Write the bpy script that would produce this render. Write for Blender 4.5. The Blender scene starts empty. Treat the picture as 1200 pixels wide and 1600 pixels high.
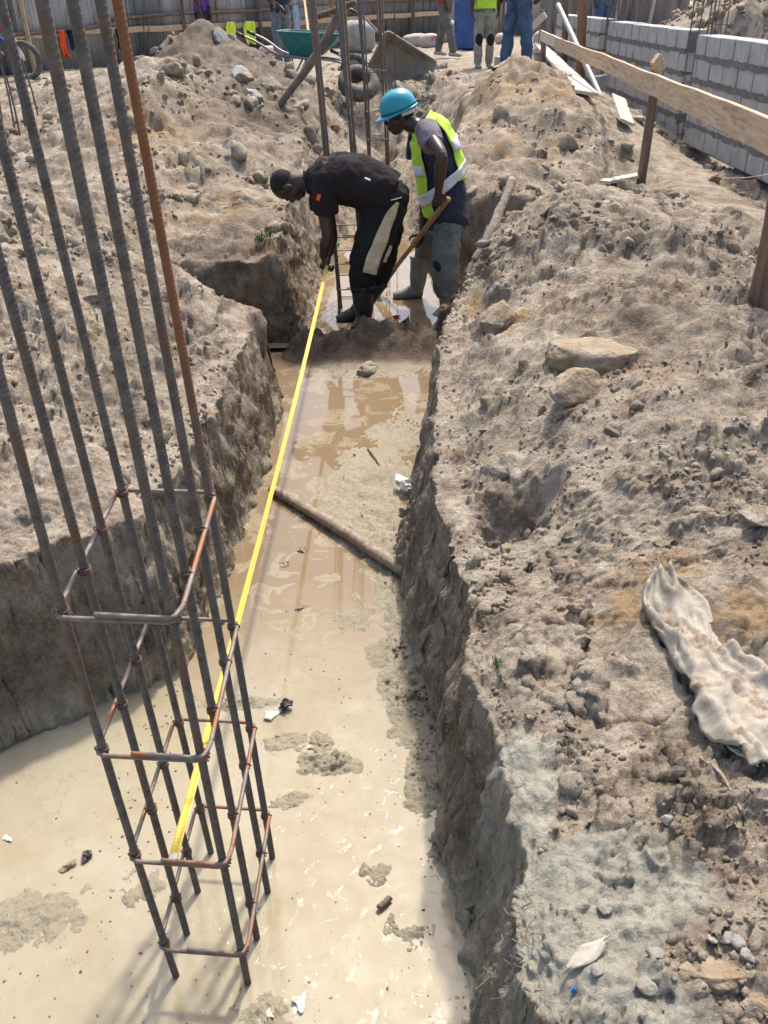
import bpy, bmesh, math, random
import numpy as np
from mathutils import Vector, Matrix
random.seed(7)
rad = math.radians
SC = bpy.context.scene
COL = SC.collection

# ------------------------------------------------------------------ camera
FPX, CAMH, PITCH, ROLL = 1354.0, 2.2, 59.1, -1.2
cam_data = bpy.data.cameras.new('camera')
cam_data.sensor_fit = 'VERTICAL'
cam_data.sensor_height = 36.0
cam_data.sensor_width = 27.0
cam_data.lens = FPX / 1600 * 36
cam_data.clip_start = 0.05
cam_data.clip_end = 2000
cam = bpy.data.objects.new('camera', cam_data)
CAMM = Matrix.Rotation(rad(PITCH), 4, 'X') @ Matrix.Rotation(rad(ROLL), 4, 'Z')
cam.matrix_world = Matrix.Translation((0, 0, CAMH)) @ CAMM
COL.objects.link(cam)
SC.camera = cam

# ------------------------------------------------------------------ light
SUN_AZ, SUN_EL = 20.0, 59.0           # from +Y towards +X, above the horizon
world = bpy.data.worlds.new('World')
SC.world = world
world.use_nodes = True
wn = world.node_tree
sky = wn.nodes.new('ShaderNodeTexSky')
sky.sky_type = 'NISHITA'
sky.sun_disc = False
sky.sun_elevation = rad(SUN_EL)
sky.sun_rotation = rad(SUN_AZ)
sky.air_density = 1.0
sky.dust_density = 4.0
sky.ozone_density = 0.6
wn.links.new(sky.outputs[0], wn.nodes['Background'].inputs[0])
wn.nodes['Background'].inputs[1].default_value = 0.15
sd = bpy.data.lights.new('sun', 'SUN')
sd.energy = 2.35
sd.angle = rad(3.0)
sd.color = (1.0, 0.94, 0.85)
sun = bpy.data.objects.new('sun', sd)
to_sun = Vector((math.sin(rad(SUN_AZ)) * math.cos(rad(SUN_EL)), math.cos(rad(SUN_AZ)) * math.cos(rad(SUN_EL)), math.sin(rad(SUN_EL))))
sun.rotation_euler = to_sun.to_track_quat('Z', 'Y').to_euler()
sun.location = (2, 3, 12)
COL.objects.link(sun)
SC.view_settings.view_transform = 'Standard'
SC.view_settings.look = 'None'
SC.view_settings.exposure = 1.05
SC.view_settings.gamma = 1.0

# ------------------------------------------------------------------ helpers
M3 = CAMM.to_3x3()
def ray(x, y):
    return M3 @ Vector(((x - 600) / FPX, -(y - 800) / FPX, -1))
def pz(x, y, z=0.0):
    d = ray(x, y); t = (z - CAMH) / d.z
    return Vector((d.x * t, d.y * t, z))
def py(x, y, Y):
    d = ray(x, y); t = Y / d.y
    return Vector((d.x * t, Y, CAMH + d.z * t))

def tag(o, label=None, cat=None, group=None, kind=None):
    if label: o['label'] = label
    if cat: o['category'] = cat
    if group: o['group'] = group
    if kind: o['kind'] = kind
    return o
def empty(name, loc, label, cat, group=None, rz=0.0):
    o = bpy.data.objects.new(name, None)
    o.empty_display_size = 0.1
    o.location = loc
    o.rotation_euler = (0, 0, rz)
    COL.objects.link(o)
    return tag(o, label, cat, group)
def link_mesh(name, me, mat=None, parent=None, smooth=False, world_coords=False):
    o = bpy.data.objects.new(name, me)
    COL.objects.link(o)
    if mat: me.materials.append(mat)
    if smooth:
        me.polygons.foreach_set('use_smooth', [True] * len(me.polygons))
    if parent:
        o.parent = parent
        if world_coords:
            o.matrix_parent_inverse = Matrix.Translation(parent.location).inverted() if parent.rotation_euler.z == 0 else (Matrix.Translation(parent.location) @ Matrix.Rotation(parent.rotation_euler.z, 4, 'Z')).inverted()
    return o
class MB:
    """collects vertices and faces, then links them as one mesh object"""
    def __init__(s): s.v = []; s.f = []
    def add(s, v, f):
        n = len(s.v); s.v += [tuple(p) for p in v]; s.f += [tuple(i + n for i in q) for q in f]; return s
    def box(s, c, size, rot=None, taper=1.0, jit=0.0):
        c = Vector(c); hx, hy, hz = [q / 2 for q in size]
        R = rot if rot is not None else Matrix.Identity(3)
        if isinstance(R, (int, float)): R = Matrix.Rotation(R, 3, 'Z')
        vs = []
        for z in (-1, 1):
            k = taper if z > 0 else 1.0
            for x, y in ((-1, -1), (1, -1), (1, 1), (-1, 1)):
                p = Vector((x * hx * k + random.uniform(-jit, jit), y * hy * k + random.uniform(-jit, jit), z * hz + random.uniform(-jit, jit)))
                vs.append(c + R @ p)
        return s.add(vs, [(3, 2, 1, 0), (4, 5, 6, 7), (0, 1, 5, 4), (1, 2, 6, 5), (2, 3, 7, 6), (3, 0, 4, 7)])
    def tube(s, pts, r, n=10, caps=True, smoothpath=0, squash=None):
        pts = [Vector(p) for p in pts]
        rs = list(r) if hasattr(r, '__len__') else [r] * len(pts)
        if smoothpath: pts, rs = catmull(pts, rs, smoothpath)
        rings = []; ref = None
        for i, p in enumerate(pts):
            d = (pts[min(i + 1, len(pts) - 1)] - pts[max(i - 1, 0)]).normalized()
            if ref is None:
                ref = d.orthogonal().normalized() if abs(d.z) > 0.9 else d.cross(Vector((0, 0, 1))).normalized()
            ref = (ref - d * ref.dot(d)).normalized()
            b = d.cross(ref)
            ra = rs[i]
            rx, ry = ra if hasattr(ra, '__len__') else (ra, ra)
            rings.append([p + ref * (rx * math.cos(2 * math.pi * k / n)) + b * (ry * math.sin(2 * math.pi * k / n)) for k in range(n)])
        base = len(s.v)
        for q in rings: s.v += [tuple(p) for p in q]
        for i in range(len(rings) - 1):
            for k in range(n):
                a = base + i * n + k; b_ = base + i * n + (k + 1) % n
                s.f.append((a, b_, b_ + n, a + n))
        if caps:
            s.f.append(tuple(base + k for k in reversed(range(n))))
            s.f.append(tuple(base + (len(rings) - 1) * n + k for k in range(n)))
        return s
    def ball(s, c, r, n=12, m=8, rot=None):
        c = Vector(c); rx, ry, rz = r if hasattr(r, '__len__') else (r, r, r)
        R = rot if rot is not None else Matrix.Identity(3)
        vs = [c + R @ Vector((0, 0, -rz))]
        for j in range(1, m):
            t = math.pi * j / m - math.pi / 2
            for k in range(n):
                a = 2 * math.pi * k / n
                vs.append(c + R @ Vector((rx * math.cos(t) * math.cos(a), ry * math.cos(t) * math.sin(a), rz * math.sin(t))))
        vs.append(c + R @ Vector((0, 0, rz)))
        f = [(0, 1 + (k + 1) % n, 1 + k) for k in range(n)]
        for j in range(m - 2):
            for k in range(n):
                a = 1 + j * n + k; b = 1 + j * n + (k + 1) % n
                f.append((a, b, b + n, a + n))
        L = len(vs) - 1; o = 1 + (m - 2) * n
        f += [(o + k, o + (k + 1) % n, L) for k in range(n)]
        return s.add(vs, f)
    def mesh(s, name):
        me = bpy.data.meshes.new(name)
        me.from_pydata(s.v, [], s.f); me.validate(); me.update()
        return me
    def build(s, name, mat, parent=None, smooth=False, local=False):
        """vertices are in world space; moved into the parent's space unless local"""
        me = s.mesh(name)
        if not local and parent is not None:
            W = Matrix.Translation(parent.location) @ Matrix.Rotation(parent.rotation_euler.z, 4, 'Z')
            pp = parent
            while pp.parent is not None:
                pp = pp.parent
                W = (Matrix.Translation(pp.location) @ Matrix.Rotation(pp.rotation_euler.z, 4, 'Z')) @ W
            me.transform(W.inverted())
        return link_mesh(name, me, mat, parent, smooth)
    def solo(s, name, mat, label, cat, group=None, kind=None, smooth=False, origin=None):
        me = s.mesh(name)
        a = np.array(s.v)
        if origin is None: origin = (a[:, 0].mean(), a[:, 1].mean(), a[:, 2].min())
        me.transform(Matrix.Translation(-Vector(origin)))
        o = link_mesh(name, me, mat, None, smooth); o.location = origin
        return tag(o, label, cat, group, kind)
def catmull(P, R, n):
    out = []; ro = []
    lens = [((a if hasattr(a, '__len__') else (a, a))) for a in R]
    for i in range(len(P) - 1):
        p0 = P[max(i - 1, 0)]; p1 = P[i]; p2 = P[i + 1]; p3 = P[min(i + 2, len(P) - 1)]
        for k in range(n):
            t = k / n
            out.append(0.5 * ((2 * p1) + (p2 - p0) * t + (2 * p0 - 5 * p1 + 4 * p2 - p3) * t * t + (3 * p1 - p0 - 3 * p2 + p3) * t ** 3))
            s_ = t * t * (3 - 2 * t)
            ro.append(tuple(lens[i][q] * (1 - s_) + lens[i + 1][q] * s_ for q in (0, 1)))
    out.append(P[-1]); ro.append(lens[-1])
    return out, ro
def bevel(o, w=0.003, seg=2):
    m = o.modifiers.new('bevel', 'BEVEL'); m.width = w; m.segments = seg; m.limit_method = 'ANGLE'
    return o

# ---- numpy noise
_rng = np.random.RandomState(11)
_G = _rng.rand(4096).astype(np.float32)
def _h(ix, iy, iz=0, s=0):
    n = (ix * 73856093) ^ (iy * 19349663) ^ (iz * 83492791) ^ (s * 2654435)
    n = (n ^ (n >> 13)) & 0x7fffffff
    n = (n * 60493 + (n >> 7) * 19990303) & 0x7fffffff
    return _G[(n ^ (n >> 11)) & 4095]
def vn2(x, y, s=0):
    fx = np.floor(x); fy = np.floor(y); ix = fx.astype(np.int64); iy = fy.astype(np.int64)
    u = x - fx; v = y - fy; u = u * u * u * (u * (u * 6 - 15) + 10); v = v * v * v * (v * (v * 6 - 15) + 10)
    a = _h(ix, iy, 0, s); b = _h(ix + 1, iy, 0, s); c = _h(ix, iy + 1, 0, s); d = _h(ix + 1, iy + 1, 0, s)
    return ((a * (1 - u) + b * u) * (1 - v) + (c * (1 - u) + d * u) * v) * 2 - 1
def vn3(x, y, z, s=0):
    fx = np.floor(x); fy = np.floor(y); fz = np.floor(z)
    ix = fx.astype(np.int64); iy = fy.astype(np.int64); iz = fz.astype(np.int64)
    u = x - fx; v = y - fy; w = z - fz
    u = u * u * (3 - 2 * u); v = v * v * (3 - 2 * v); w = w * w * (3 - 2 * w)
    r = 0
    for dz in (0, 1):
        a = _h(ix, iy, iz + dz, s); b = _h(ix + 1, iy, iz + dz, s); c = _h(ix, iy + 1, iz + dz, s); d = _h(ix + 1, iy + 1, iz + dz, s)
        q = (a * (1 - u) + b * u) * (1 - v) + (c * (1 - u) + d * u) * v
        r = r + q * (w if dz else (1 - w))
    return r * 2 - 1
def fbm2(x, y, o=4, s=0, g=0.5):
    r = 0; a = 1.0; t = 0
    for i in range(o):
        ca, sa = math.cos(i * 1.1 + .3), math.sin(i * 1.1 + .3)
        xx = x * ca - y * sa; yy = x * sa + y * ca
        r = r + a * vn2(xx * 2 ** i + 13.7 * i, yy * 2 ** i - 7.3 * i, s + i); t += a; a *= g
    return r / t
def fbm3(x, y, z, o=3, s=0, g=0.5):
    r = 0; a = 1.0; t = 0
    for i in range(o):
        r = r + a * vn3(x * 2 ** i + 3.1 * i, y * 2 ** i - 7.3 * i, z * 2 ** i + 1.7 * i, s + i); t += a; a *= g
    return r / t
def lumps(x, y, cell, s=0, fill=1.0, soft=0.0):
    """rounded clods: returns dome height (0..1) of the nearest clod and its random id"""
    gx = x / cell; gy = y / cell
    gx = gx + .30 * vn2(gx * 2.3, gy * 2.3, s + 50) + .14 * vn2(gx * 5.9, gy * 5.9, s + 51); gy = gy + .30 * vn2(gx * 2.3 + 9, gy * 2.3, s + 52) + .14 * vn2(gx * 5.9, gy * 5.9 + 4, s + 53)
    ix = np.floor(gx).astype(np.int64); iy = np.floor(gy).astype(np.int64)
    best = np.zeros_like(x); rid = np.zeros_like(x)
    for dx in (-1, 0, 1):
        for dy in (-1, 0, 1):
            cx = ix + dx; cy = iy + dy
            a = _h(cx, cy, 1, s); b = _h(cx, cy, 2, s); c = _h(cx, cy, 3, s); e = _h(cx, cy, 4, s)
            px = cx + 0.15 + 0.7 * a; py_ = cy + 0.15 + 0.7 * b
            r = 0.22 + 0.5 * c * c
            st = 0.7 + 0.6 * e
            d2 = (((gx - px) * st) ** 2 + ((gy - py_) / st) ** 2) / (r * r)
            h = np.minimum(np.maximum(0, 1 - d2) ** (.5 + soft) * r * 1.35, r * np.maximum(.15, .62 + (a - .5) * 2.2 * (gx - px) / r + (e - .5) * 2.2 * (gy - py_) / r))
            h = np.where(b < fill, h, 0)
            m = h > best
            best = np.where(m, h, best); rid = np.where(m, e, rid)
    return best, rid
def sstep(a, b, x):
    t = np.clip((x - a) / (b - a), 0, 1); return t * t * (3 - 2 * t)

# ------------------------------------------------------------------ materials
def nmat(name):
    m = bpy.data.materials.new(name); m.use_nodes = True
    nt = m.node_tree
    return m, nt, nt.nodes['Principled BSDF'], nt.links
def ncoord(nt, kind='Object', scale=None):
    tc = nt.nodes.new('ShaderNodeTexCoord')
    if scale is None: return tc.outputs[kind]
    mp = nt.nodes.new('ShaderNodeMapping'); mp.inputs['Scale'].default_value = scale
    nt.links.new(tc.outputs[kind], mp.inputs[0]); return mp.outputs[0]
def nnoise(nt, co, scale, detail=4, rough=0.55, dist=0.0):
    n = nt.nodes.new('ShaderNodeTexNoise')
    n.inputs['Scale'].default_value = scale; n.inputs['Detail'].default_value = detail
    n.inputs['Roughness'].default_value = rough; n.inputs['Distortion'].default_value = dist
    nt.links.new(co, n.inputs['Vector']); return n.outputs['Fac']
def nramp(nt, fac, stops, interp='LINEAR'):
    r = nt.nodes.new('ShaderNodeValToRGB'); r.color_ramp.interpolation = interp
    e = r.color_ramp.elements
    while len(e) < len(stops): e.new(0.5)
    for q, (p, c) in zip(e, stops):
        q.position = p; q.color = (c[0], c[1], c[2], 1) if hasattr(c, '__len__') else (c, c, c, 1)
    nt.links.new(fac, r.inputs[0]); return r.outputs[0]
def nmix(nt, fac, a, b, mode='MIX'):
    m = nt.nodes.new('ShaderNodeMix'); m.data_type = 'RGBA'; m.blend_type = mode
    for i, v in ((0, fac), (6, a), (7, b)):
        if isinstance(v, (int, float)): m.inputs[i].default_value = v if i == 0 else (v, v, v, 1)
        elif isinstance(v, tuple): m.inputs[i].default_value = (v[0], v[1], v[2], 1)
        else: nt.links.new(v, m.inputs[i])
    return m.outputs[2]
def nmath(nt, op, a, b=0.5, c=None):
    m = nt.nodes.new('ShaderNodeMath'); m.operation = op
    for i, v in ((0, a), (1, b), (2, c)):
        if v is None: continue
        if isinstance(v, (int, float)): m.inputs[i].default_value = v
        else: nt.links.new(v, m.inputs[i])
    return m.outputs[0]
def nbump(nt, h, strength, dist, normal=None):
    b = nt.nodes.new('ShaderNodeBump'); b.inputs['Strength'].default_value = strength; b.inputs['Distance'].default_value = dist
    nt.links.new(h, b.inputs['Height'])
    if normal is not None: nt.links.new(normal, b.inputs['Normal'])
    return b.outputs[0]
def simple(name, c1, c2, scale=20, rough=0.7, bump=0.3, bdist=0.003, metal=0.0, spots=None, sc=None, detail=5, spec=0.5, spot_scale=None, spot_lo=0.56, coord='Object'):
    """two tones mixed by noise, optional stains of a third colour, bump"""
    m, nt, p, L = nmat(name)
    co = ncoord(nt, coord, sc or (1, 1, 1))
    n = nnoise(nt, co, scale, detail, 0.6)
    c = nramp(nt, n, [(0.32, c1), (0.68, c2)])
    if spots:
        n2 = nnoise(nt, co, spot_scale or scale * 0.35, 6, 0.7)
        c = nmix(nt, nramp(nt, n2, [(spot_lo, 0.0), (spot_lo + .12, 1.0)]), c, spots)
    L.new(c, p.inputs['Base Color'])
    p.inputs['Roughness'].default_value = rough
    p.inputs['Metallic'].default_value = metal
    p.inputs['Specular IOR Level'].default_value = spec
    if bump: L.new(nbump(nt, nnoise(nt, co, scale * 2.2, 6, 0.65), bump, bdist), p.inputs['Normal'])
    return m

def soil_material(name, use_attr=True):
    m, nt, p, L = nmat(name)
    co = ncoord(nt)
    n1 = nnoise(nt, co, 1.3, 5, 0.6)
    n2 = nnoise(nt, co, 9, 6, 0.65)
    n3 = nnoise(nt, co, 60, 5, 0.7)
    n4 = nnoise(nt, co, 260, 3, 0.6)
    c = nramp(nt, n1, [(0.30, (0.265, 0.208, 0.145)), (0.5, (0.38, 0.325, 0.25)), (0.7, (0.31, 0.25, 0.18))])
    c = nmix(nt, nramp(nt, n2, [(0.38, .9), (0.60, 0.0)]), c, (0.165, 0.115, 0.075))
    c = nmix(nt, nmath(nt, 'MULTIPLY', nramp(nt, n3, [(0.45, 0.0), (0.7, 1.0)]), 0.55), c, (0.50, 0.44, 0.36))
    g = nramp(nt, n4, [(0.30, 0.62), (0.5, 1.0), (0.72, 1.28)])
    c = nmix(nt, 1.0, c, g, 'MULTIPLY')
    no = nnoise(nt, co, 5.0, 6, 0.75, 0.6)
    if use_attr:
        at = nt.nodes.new('ShaderNodeAttribute'); at.attribute_name = 'soilmask'
        sp = nt.nodes.new('ShaderNodeSeparateColor'); L.new(at.outputs['Color'], sp.inputs[0])
        wet, cem, och = sp.outputs[0], sp.outputs[1], sp.outputs[2]
        f = nmath(nt, 'ADD', nmath(nt, 'MULTIPLY', och, 0.20), no)
        c = nmix(nt, nmath(nt, 'MULTIPLY', nramp(nt, f, [(0.605, 0.0), (0.72, 1.0)]), 0.75), c, nmix(nt, n3, (0.24, 0.145, 0.065), (0.36, 0.25, 0.13)))
        n5 = nnoise(nt, co, 14, 6, 0.7)
        fc = nmath(nt, 'ADD', cem, nmath(nt, 'MULTIPLY', nmath(nt, 'SUBTRACT', n5, 0.5), 1.1))
        cc = nmix(nt, n3, (0.31, 0.30, 0.24), (0.44, 0.425, 0.35))
        cc = nmix(nt, .35, cc, g, 'MULTIPLY'); cc = nmix(nt, nmath(nt, 'MULTIPLY', nramp(nt, n2, [(.4, 1.0), (.6, 0.0)]), .5), cc, (.30, .27, .21))
        c = nmix(nt, nramp(nt, fc, [(0.36, 0.0), (0.75, 0.85)]), c, cc)
        wetc = nmix(nt, 1.0, c, nmix(nt, n5, (0.22, 0.175, 0.135), (0.44, 0.38, 0.32)), 'MULTIPLY')
        mud = nmix(nt, n3, nmix(nt, n2, (0.22, 0.18, 0.115), (0.36, 0.31, 0.22)), nmix(nt, n2, (0.31, 0.265, 0.18), (0.47, 0.42, 0.31)))
        al = at.outputs['Alpha']
        c = nmix(nt, wet, c, wetc)
        c = nmix(nt, al, c, mud)
        r = nmath(nt, 'SUBTRACT', 0.95, nmath(nt, 'MULTIPLY', wet, 0.30))
        r = nmath(nt, 'SUBTRACT', r, nmath(nt, 'MULTIPLY', al, 0.58))
        L.new(r, p.inputs['Roughness'])
    else:
        c = nmix(nt, nmath(nt, 'MULTIPLY', nramp(nt, no, [(0.62, 0.0), (0.74, 1.0)]), 0.6), c, (0.36, 0.21, 0.09))
        p.inputs['Roughness'].default_value = 0.95
    L.new(c, p.inputs['Base Color'])
    p.inputs['Specular IOR Level'].default_value = 0.3
    vo = nt.nodes.new('ShaderNodeTexVoronoi'); vo.inputs['Scale'].default_value = 55; vo.inputs['Randomness'].default_value = 1
    wv = nt.nodes.new('ShaderNodeVectorMath'); wv.operation = 'MULTIPLY_ADD'; wn_ = nt.nodes.new('ShaderNodeTexNoise'); wn_.inputs['Scale'].default_value = 30; wn_.inputs['Detail'].default_value = 4
    L.new(co, wn_.inputs['Vector']); L.new(wn_.outputs['Color'], wv.inputs[0]); wv.inputs[1].default_value = (.04, .04, .04); L.new(co, wv.inputs[2]); L.new(wv.outputs[0], vo.inputs['Vector'])
    b = nbump(nt, nramp(nt, vo.outputs['Distance'], [(.0, 1.0), (.75, 0.0)]), 0.5, 0.008)
    b = nbump(nt, nnoise(nt, co, 45, 8, 0.75), 0.8, 0.02, b)
    b = nbump(nt, nnoise(nt, co, 190, 4, 0.7), 0.6, 0.005, b)
    L.new(b, p.inputs['Normal'])
    return m
MAT_SOIL = soil_material('soil')
MAT_CLOD = soil_material('clod_soil', False)

# ------------------------------------------------------------------ terrain
XL_Y = [-3, 2.45, 2.6, 3.3, 4.0, 4.8, 5.2, 6.65, 9, 12, 16]; XL_X = [-.82, -.80, -.78, -.73, -.67, -.63, -.60, -.62, -.5, -.36, -.3]
XR_Y = [-3, 1.0, 1.6, 2.0, 2.7, 3.2, 4.4, 5.2, 5.8, 6.7, 9, 12, 16]; XR_X = [.24, .21, .185, .175, .10, .125, .26, .42, .56, .66, .56, .56, .55]
def xl(y): return np.interp(y, XL_Y, XL_X)
def xr(y): return np.interp(y, XR_Y, XR_X)
def pit_y(x): return np.interp(x, [-6, -1.345, -1.12, -.86, -.8], [1.7, 2.17, 2.33, 2.50, 2.55])
# heights of the banks and heaps: (x, y, z, radius)
def P3(px, py_, z): q = pz(px, py_, z); return (q.x, q.y, z)
CTRL = [
 # right bank
 (.3, 0, .68), (.35, 1.0, .68), (.3, 1.6, .68), (.3, 2.2, .70), (.25, 3.0, .70), (.35, 3.8, .70), (.5, 5.0, .72), (.6, 5.8, .74),
 (.9, 0.2, .86), (.8, .9, .82), (.75, 1.6, .78), (.8, 2.4, .82), (.9, 3.3, .88), (1.0, 4.3, .93), (1.1, 5.3, 1.0), (1.3, 5.9, 1.05), (1.7, 5.9, 1.05),
 (1.6, 1.0, .95), (1.5, 2.2, .95), (1.6, 3.2, .98), (1.75, 4.2, .98), (1.9, 5.2, .98), (2.0, 6.3, .98), (1.6, 6.8, .9),
 (2.6, 1.5, .85), (2.6, 3.0, .80), (2.6, 4.2, .76), (2.7, 5.5, .74), (2.7, 7.0, .74), (2.6, 8.5, .78), (3.4, 5, .70), (3.4, 8, .68), (3.3, 10, .68),
 (3.4, 12, .72), (3.3, 14, .8), (3.2, 17, 1.0), (5, 8, .7), (5, 14, .8), (8, 10, .8),
 # heap behind the helmeted man
 (.95, 7.4, .80), (1.0, 8.0, .95), (1.1, 8.8, 1.15), (1.2, 10.0, 1.47), (1.5, 10.8, 1.54), (2.0, 10.5, 1.47), (2.2, 9.6, 1.22), (1.8, 8.8, 1.12), (1.6, 8.0, .95), (2.6, 11.5, 1.25), (2.1, 12.5, 1.3), (1.3, 12.0, 1.25), (.8, 12, 1.0), (.8, 10, 1.0), (2.9, 13, 1.0),
 # left near bank
 (-.9, 2.8, .70), (-.85, 3.6, .70), (-.8, 4.4, .70), (-.75, 5.0, .66), (-1.3, 2.6, .74), (-1.4, 3.4, .78), (-1.4, 4.3, .80), (-1.5, 5.0, .84), (-2.2, 2.4, .80), (-2.2, 3.4, .90), (-2.3, 4.6, 1.0), (-2.4, 5.6, 1.0),
 (-3.4, 3, .95), (-3.5, 5, 1.0), (-3.6, 7, .95), (-5.5, 5, 1.0), (-5.5, 9, .95),
 # mound beyond the side trench
 (-.8, 6.3, .62), (-1.2, 6.3, .64), (-1.9, 6.6, .72), (-.75, 7.0, .72), (-.7, 8.0, .85), (-1.2, 7.4, .92), (-1.5, 8.4, 1.12), (-2.1, 9.3, 1.60), (-2.45, 10.2, 1.74), (-1.3, 9.5, 1.18), (-.8, 9.6, 1.0), (-3.4, 9.0, 1.15), (-3.0, 7.8, 1.0), (-4.0, 11, 1.08), (-3.2, 11.8, 1.38),
 (-.6, 11, 1.0), (-.8, 12.5, 1.12), (-1.5, 12.6, 1.44), (-2.1, 12.2, 1.5), (-2.35, 13.5, 1.93), (-1.9, 13.3, 1.75), (-3.9, 14.5, 1.12), (-2.4, 15.3, 1.15), (-4.6, 13.5, 1.08), (-5.5, 12.5, 1.0), (-3.1, 13.6, 1.5), (-1.4, 14.5, 1.15), (-.5, 14, 1.05),
 (-7, 12, 1.0), (-8, 16, 1.02), (-5.5, 16.5, 1.08), (-3, 17, 1.1),
 # back
 (0, 16.5, 1.1), (0, 19, 1.1), (1.5, 15, 1.15), (1.5, 18, 1.12), (4, 20, 1.1), (0, 26, 1.1), (-8, 24, 1.0), (8, 24, 1.0), (-4, 21, 1.05),
 (-.9, 0, .7), (-2.5, 0, .7), (0, -3, .7), (-6, 0, .8), (6, 0, .8), (0, 40, 1.1), (-12, 12, 1.0), (14, 12, .8), (-14, 30, 1.0), (14, 30, 1.0), (-12, 0, .9), (12, 0, .8),
 (4.5, 15, 1.15), (5.3, 14.5, 1.9), (6.5, 15.5, 2.6), (8, 16, 2.9), (5.4, 17, 1.9), (6.6, 18.5, 2.1), (7.5, 13.5, 2.2), (6.2, 12, 1.2), (4.6, 18.5, 1.1),
]
CT = np.array(CTRL, dtype=np.float64)
# multiquadric-like smooth interpolation with a solved linear system
_cd = np.sqrt(((CT[:, None, :2] - CT[None, :, :2]) ** 2).sum(-1) + 0.15 ** 2)
_cw = np.linalg.solve(_cd + np.eye(len(CT)) * 1e-3 * -1, CT[:, 2] - 0.9)
def bank_z(x, y):
    s = x.shape; X = x.ravel(); Y = y.ravel(); r = np.full(X.shape, 0.9)
    for i in range(len(CT)):
        r += _cw[i] * np.sqrt((X - CT[i, 0]) ** 2 + (Y - CT[i, 1]) ** 2 + 0.0225)
    return np.clip(r, .45, 3.0).reshape(s)
HOLES = []
def terrain_h(x, y):
    wob = 0.075 * fbm2(x * 2.2, y * 2.2, 4, 5) + 0.022 * fbm2(x * 9, y * 9, 3, 9) + 0.008 * fbm2(x * 40, y * 40, 2, 19)
    dt = np.maximum(np.maximum(xl(y) - x, x - xr(y)), y - 13.4)
    dp = np.maximum(np.maximum(y - pit_y(x), x - xr(y)), -x - 5)
    dl = np.maximum(np.maximum(y - 6.12, 5.15 - y), np.maximum(x - 0, -x - 1.12 - .5 * (y - 5.6)))
    dr = np.maximum(np.maximum(y - 7.3, 6.15 - y), np.maximum(-x, x - .95 - .6 * (y - 6.6)))
    d = np.minimum(np.minimum(dt, dp), np.minimum(dl, dr)) + wob - 0.02
    bank = bank_z(x, y)
    far = sstep(30, 40, np.hypot(x, y))
    rough = (1 - far) * sstep(0.0, 0.25, d)
    path = sstep(.45, .1, np.abs(x - np.interp(y, [1, 4.5, 8, 12], [2.75, 2.65, 2.75, 3.1]))) * sstep(2, 4, y) * sstep(11, 9, y)
    back = sstep(14.5, 17, y)
    calm = np.maximum(path * .92, back * .75)
    sf = .9 * sstep(1.8, 4, y)
    big, _ = lumps(x + .1 * vn2(x * 3, y * 3), y, 0.34, 3, 0.55, sf)
    mid, _ = lumps(x + .03 * vn2(x * 9, y * 9), y + .03 * vn2(x * 9, y * 9, 4), 0.13, 5, 0.75, sf)
    sml, _ = lumps(x + .01 * vn2(x * 30, y * 30), y, 0.052, 8, 0.85)
    msk = sstep(-.35, .35, fbm2(x * 1.7, y * 1.7, 3, 31))
    ridged = 1 - np.abs(fbm2(x * 2.6, y * 2.6, 4, 77)) * 2
    cem = cement_mask(x, y)
    tiny, _ = lumps(x, y + .01 * vn2(x * 40, y * 40), 0.024, 9, 0.8)
    crack = np.abs(fbm2(x * 3.7 + 5, y * 3.7, 4, 78))
    nr = sstep(1.3, 3.6, y); msk2 = sstep(-.3, .3, fbm2(x * 2.9, y * 2.9, 3, 35))
    farl = 1 - .55 * sstep(4.5, 8, y)
    big = big * farl; mid = mid * farl; sml = sml * farl
    r2 = (0.07 + .10 * nr) * fbm2(x * 1.3, y * 1.3, 4, 21, .42) + (.03 + 0.02 * nr) * (ridged - .5) + (.02 + .04 * nr) * (np.abs(fbm2(x * 1.6 + 3, y * 1.6, 3, 23, .4)) * 2 - .4) + big * .34 * .42 * msk * (.30 + .7 * nr) + mid * .13 * (.12 + .62 * msk) * (.5 + .5 * nr) + sml * .052 * (.25 + .75 * msk2) + tiny * .024 * .6 * (.3 + .7 * msk2)
    r2 += (.006 + 0.006 * nr) * fbm2(x * 16, y * 16, 4, 44, .6) - (.02 + .03 * nr) * sstep(.07, .0, crack) * msk
    r2 = r2 * (1 - .6 * cem) + cem * (.03 + .07 * fbm2(x * 6, y * 6, 5, 90, .55))
    bank = bank + (r2 - .03 - .06 * sstep(6, 8, y)) * rough * (1 - calm) + 0.012 * fbm2(x * 5, y * 5, 4, 61) * (1 - far)
    bank = bank - 0.10 * np.exp(-np.maximum(d, 0) / 0.10)
    for hx, hy, hr, hd in HOLES:
        q = ((x - hx) ** 2 + (y - hy) ** 2) / hr ** 2
        bank = bank - hd * np.exp(-q ** 1.5)
    # trench floor: liquid mud with islands
    isl = island_mask(x, y)
    fl = -0.012 + 0.010 * fbm2(x * 3.5, y * 3.5, 4, 51) + sstep(2.9, 2.2, y) * (.001 + .006 * fbm2(x * 7, y * 7, 5, 59, .6)) + isl * (0.022 + 0.016 * fbm2(x * 9, y * 9, 4, 52) + .03 * lumps(x, y, 0.045, 66, .7)[0] + .02 * lumps(x, y, 0.02, 68, .7)[0])
    fl += 0.05 * np.exp(-np.maximum(-d, 0) / 0.035) * (0.3 + .7 * sstep(-.2, .4, fbm2(x * 3, y * 3, 3, 53)))
    dam = np.exp(-((y - 5.98 - .06 * vn2(x * 4, y * 0 + 2)) / .16) ** 2)
    fl += dam * (0.17 + .08 * fbm2(x * 7, y * 7, 3, 54) + lumps(x, y, .09, 71, .8)[0] * .09) * sstep(-.75, -.5, x)
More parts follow.
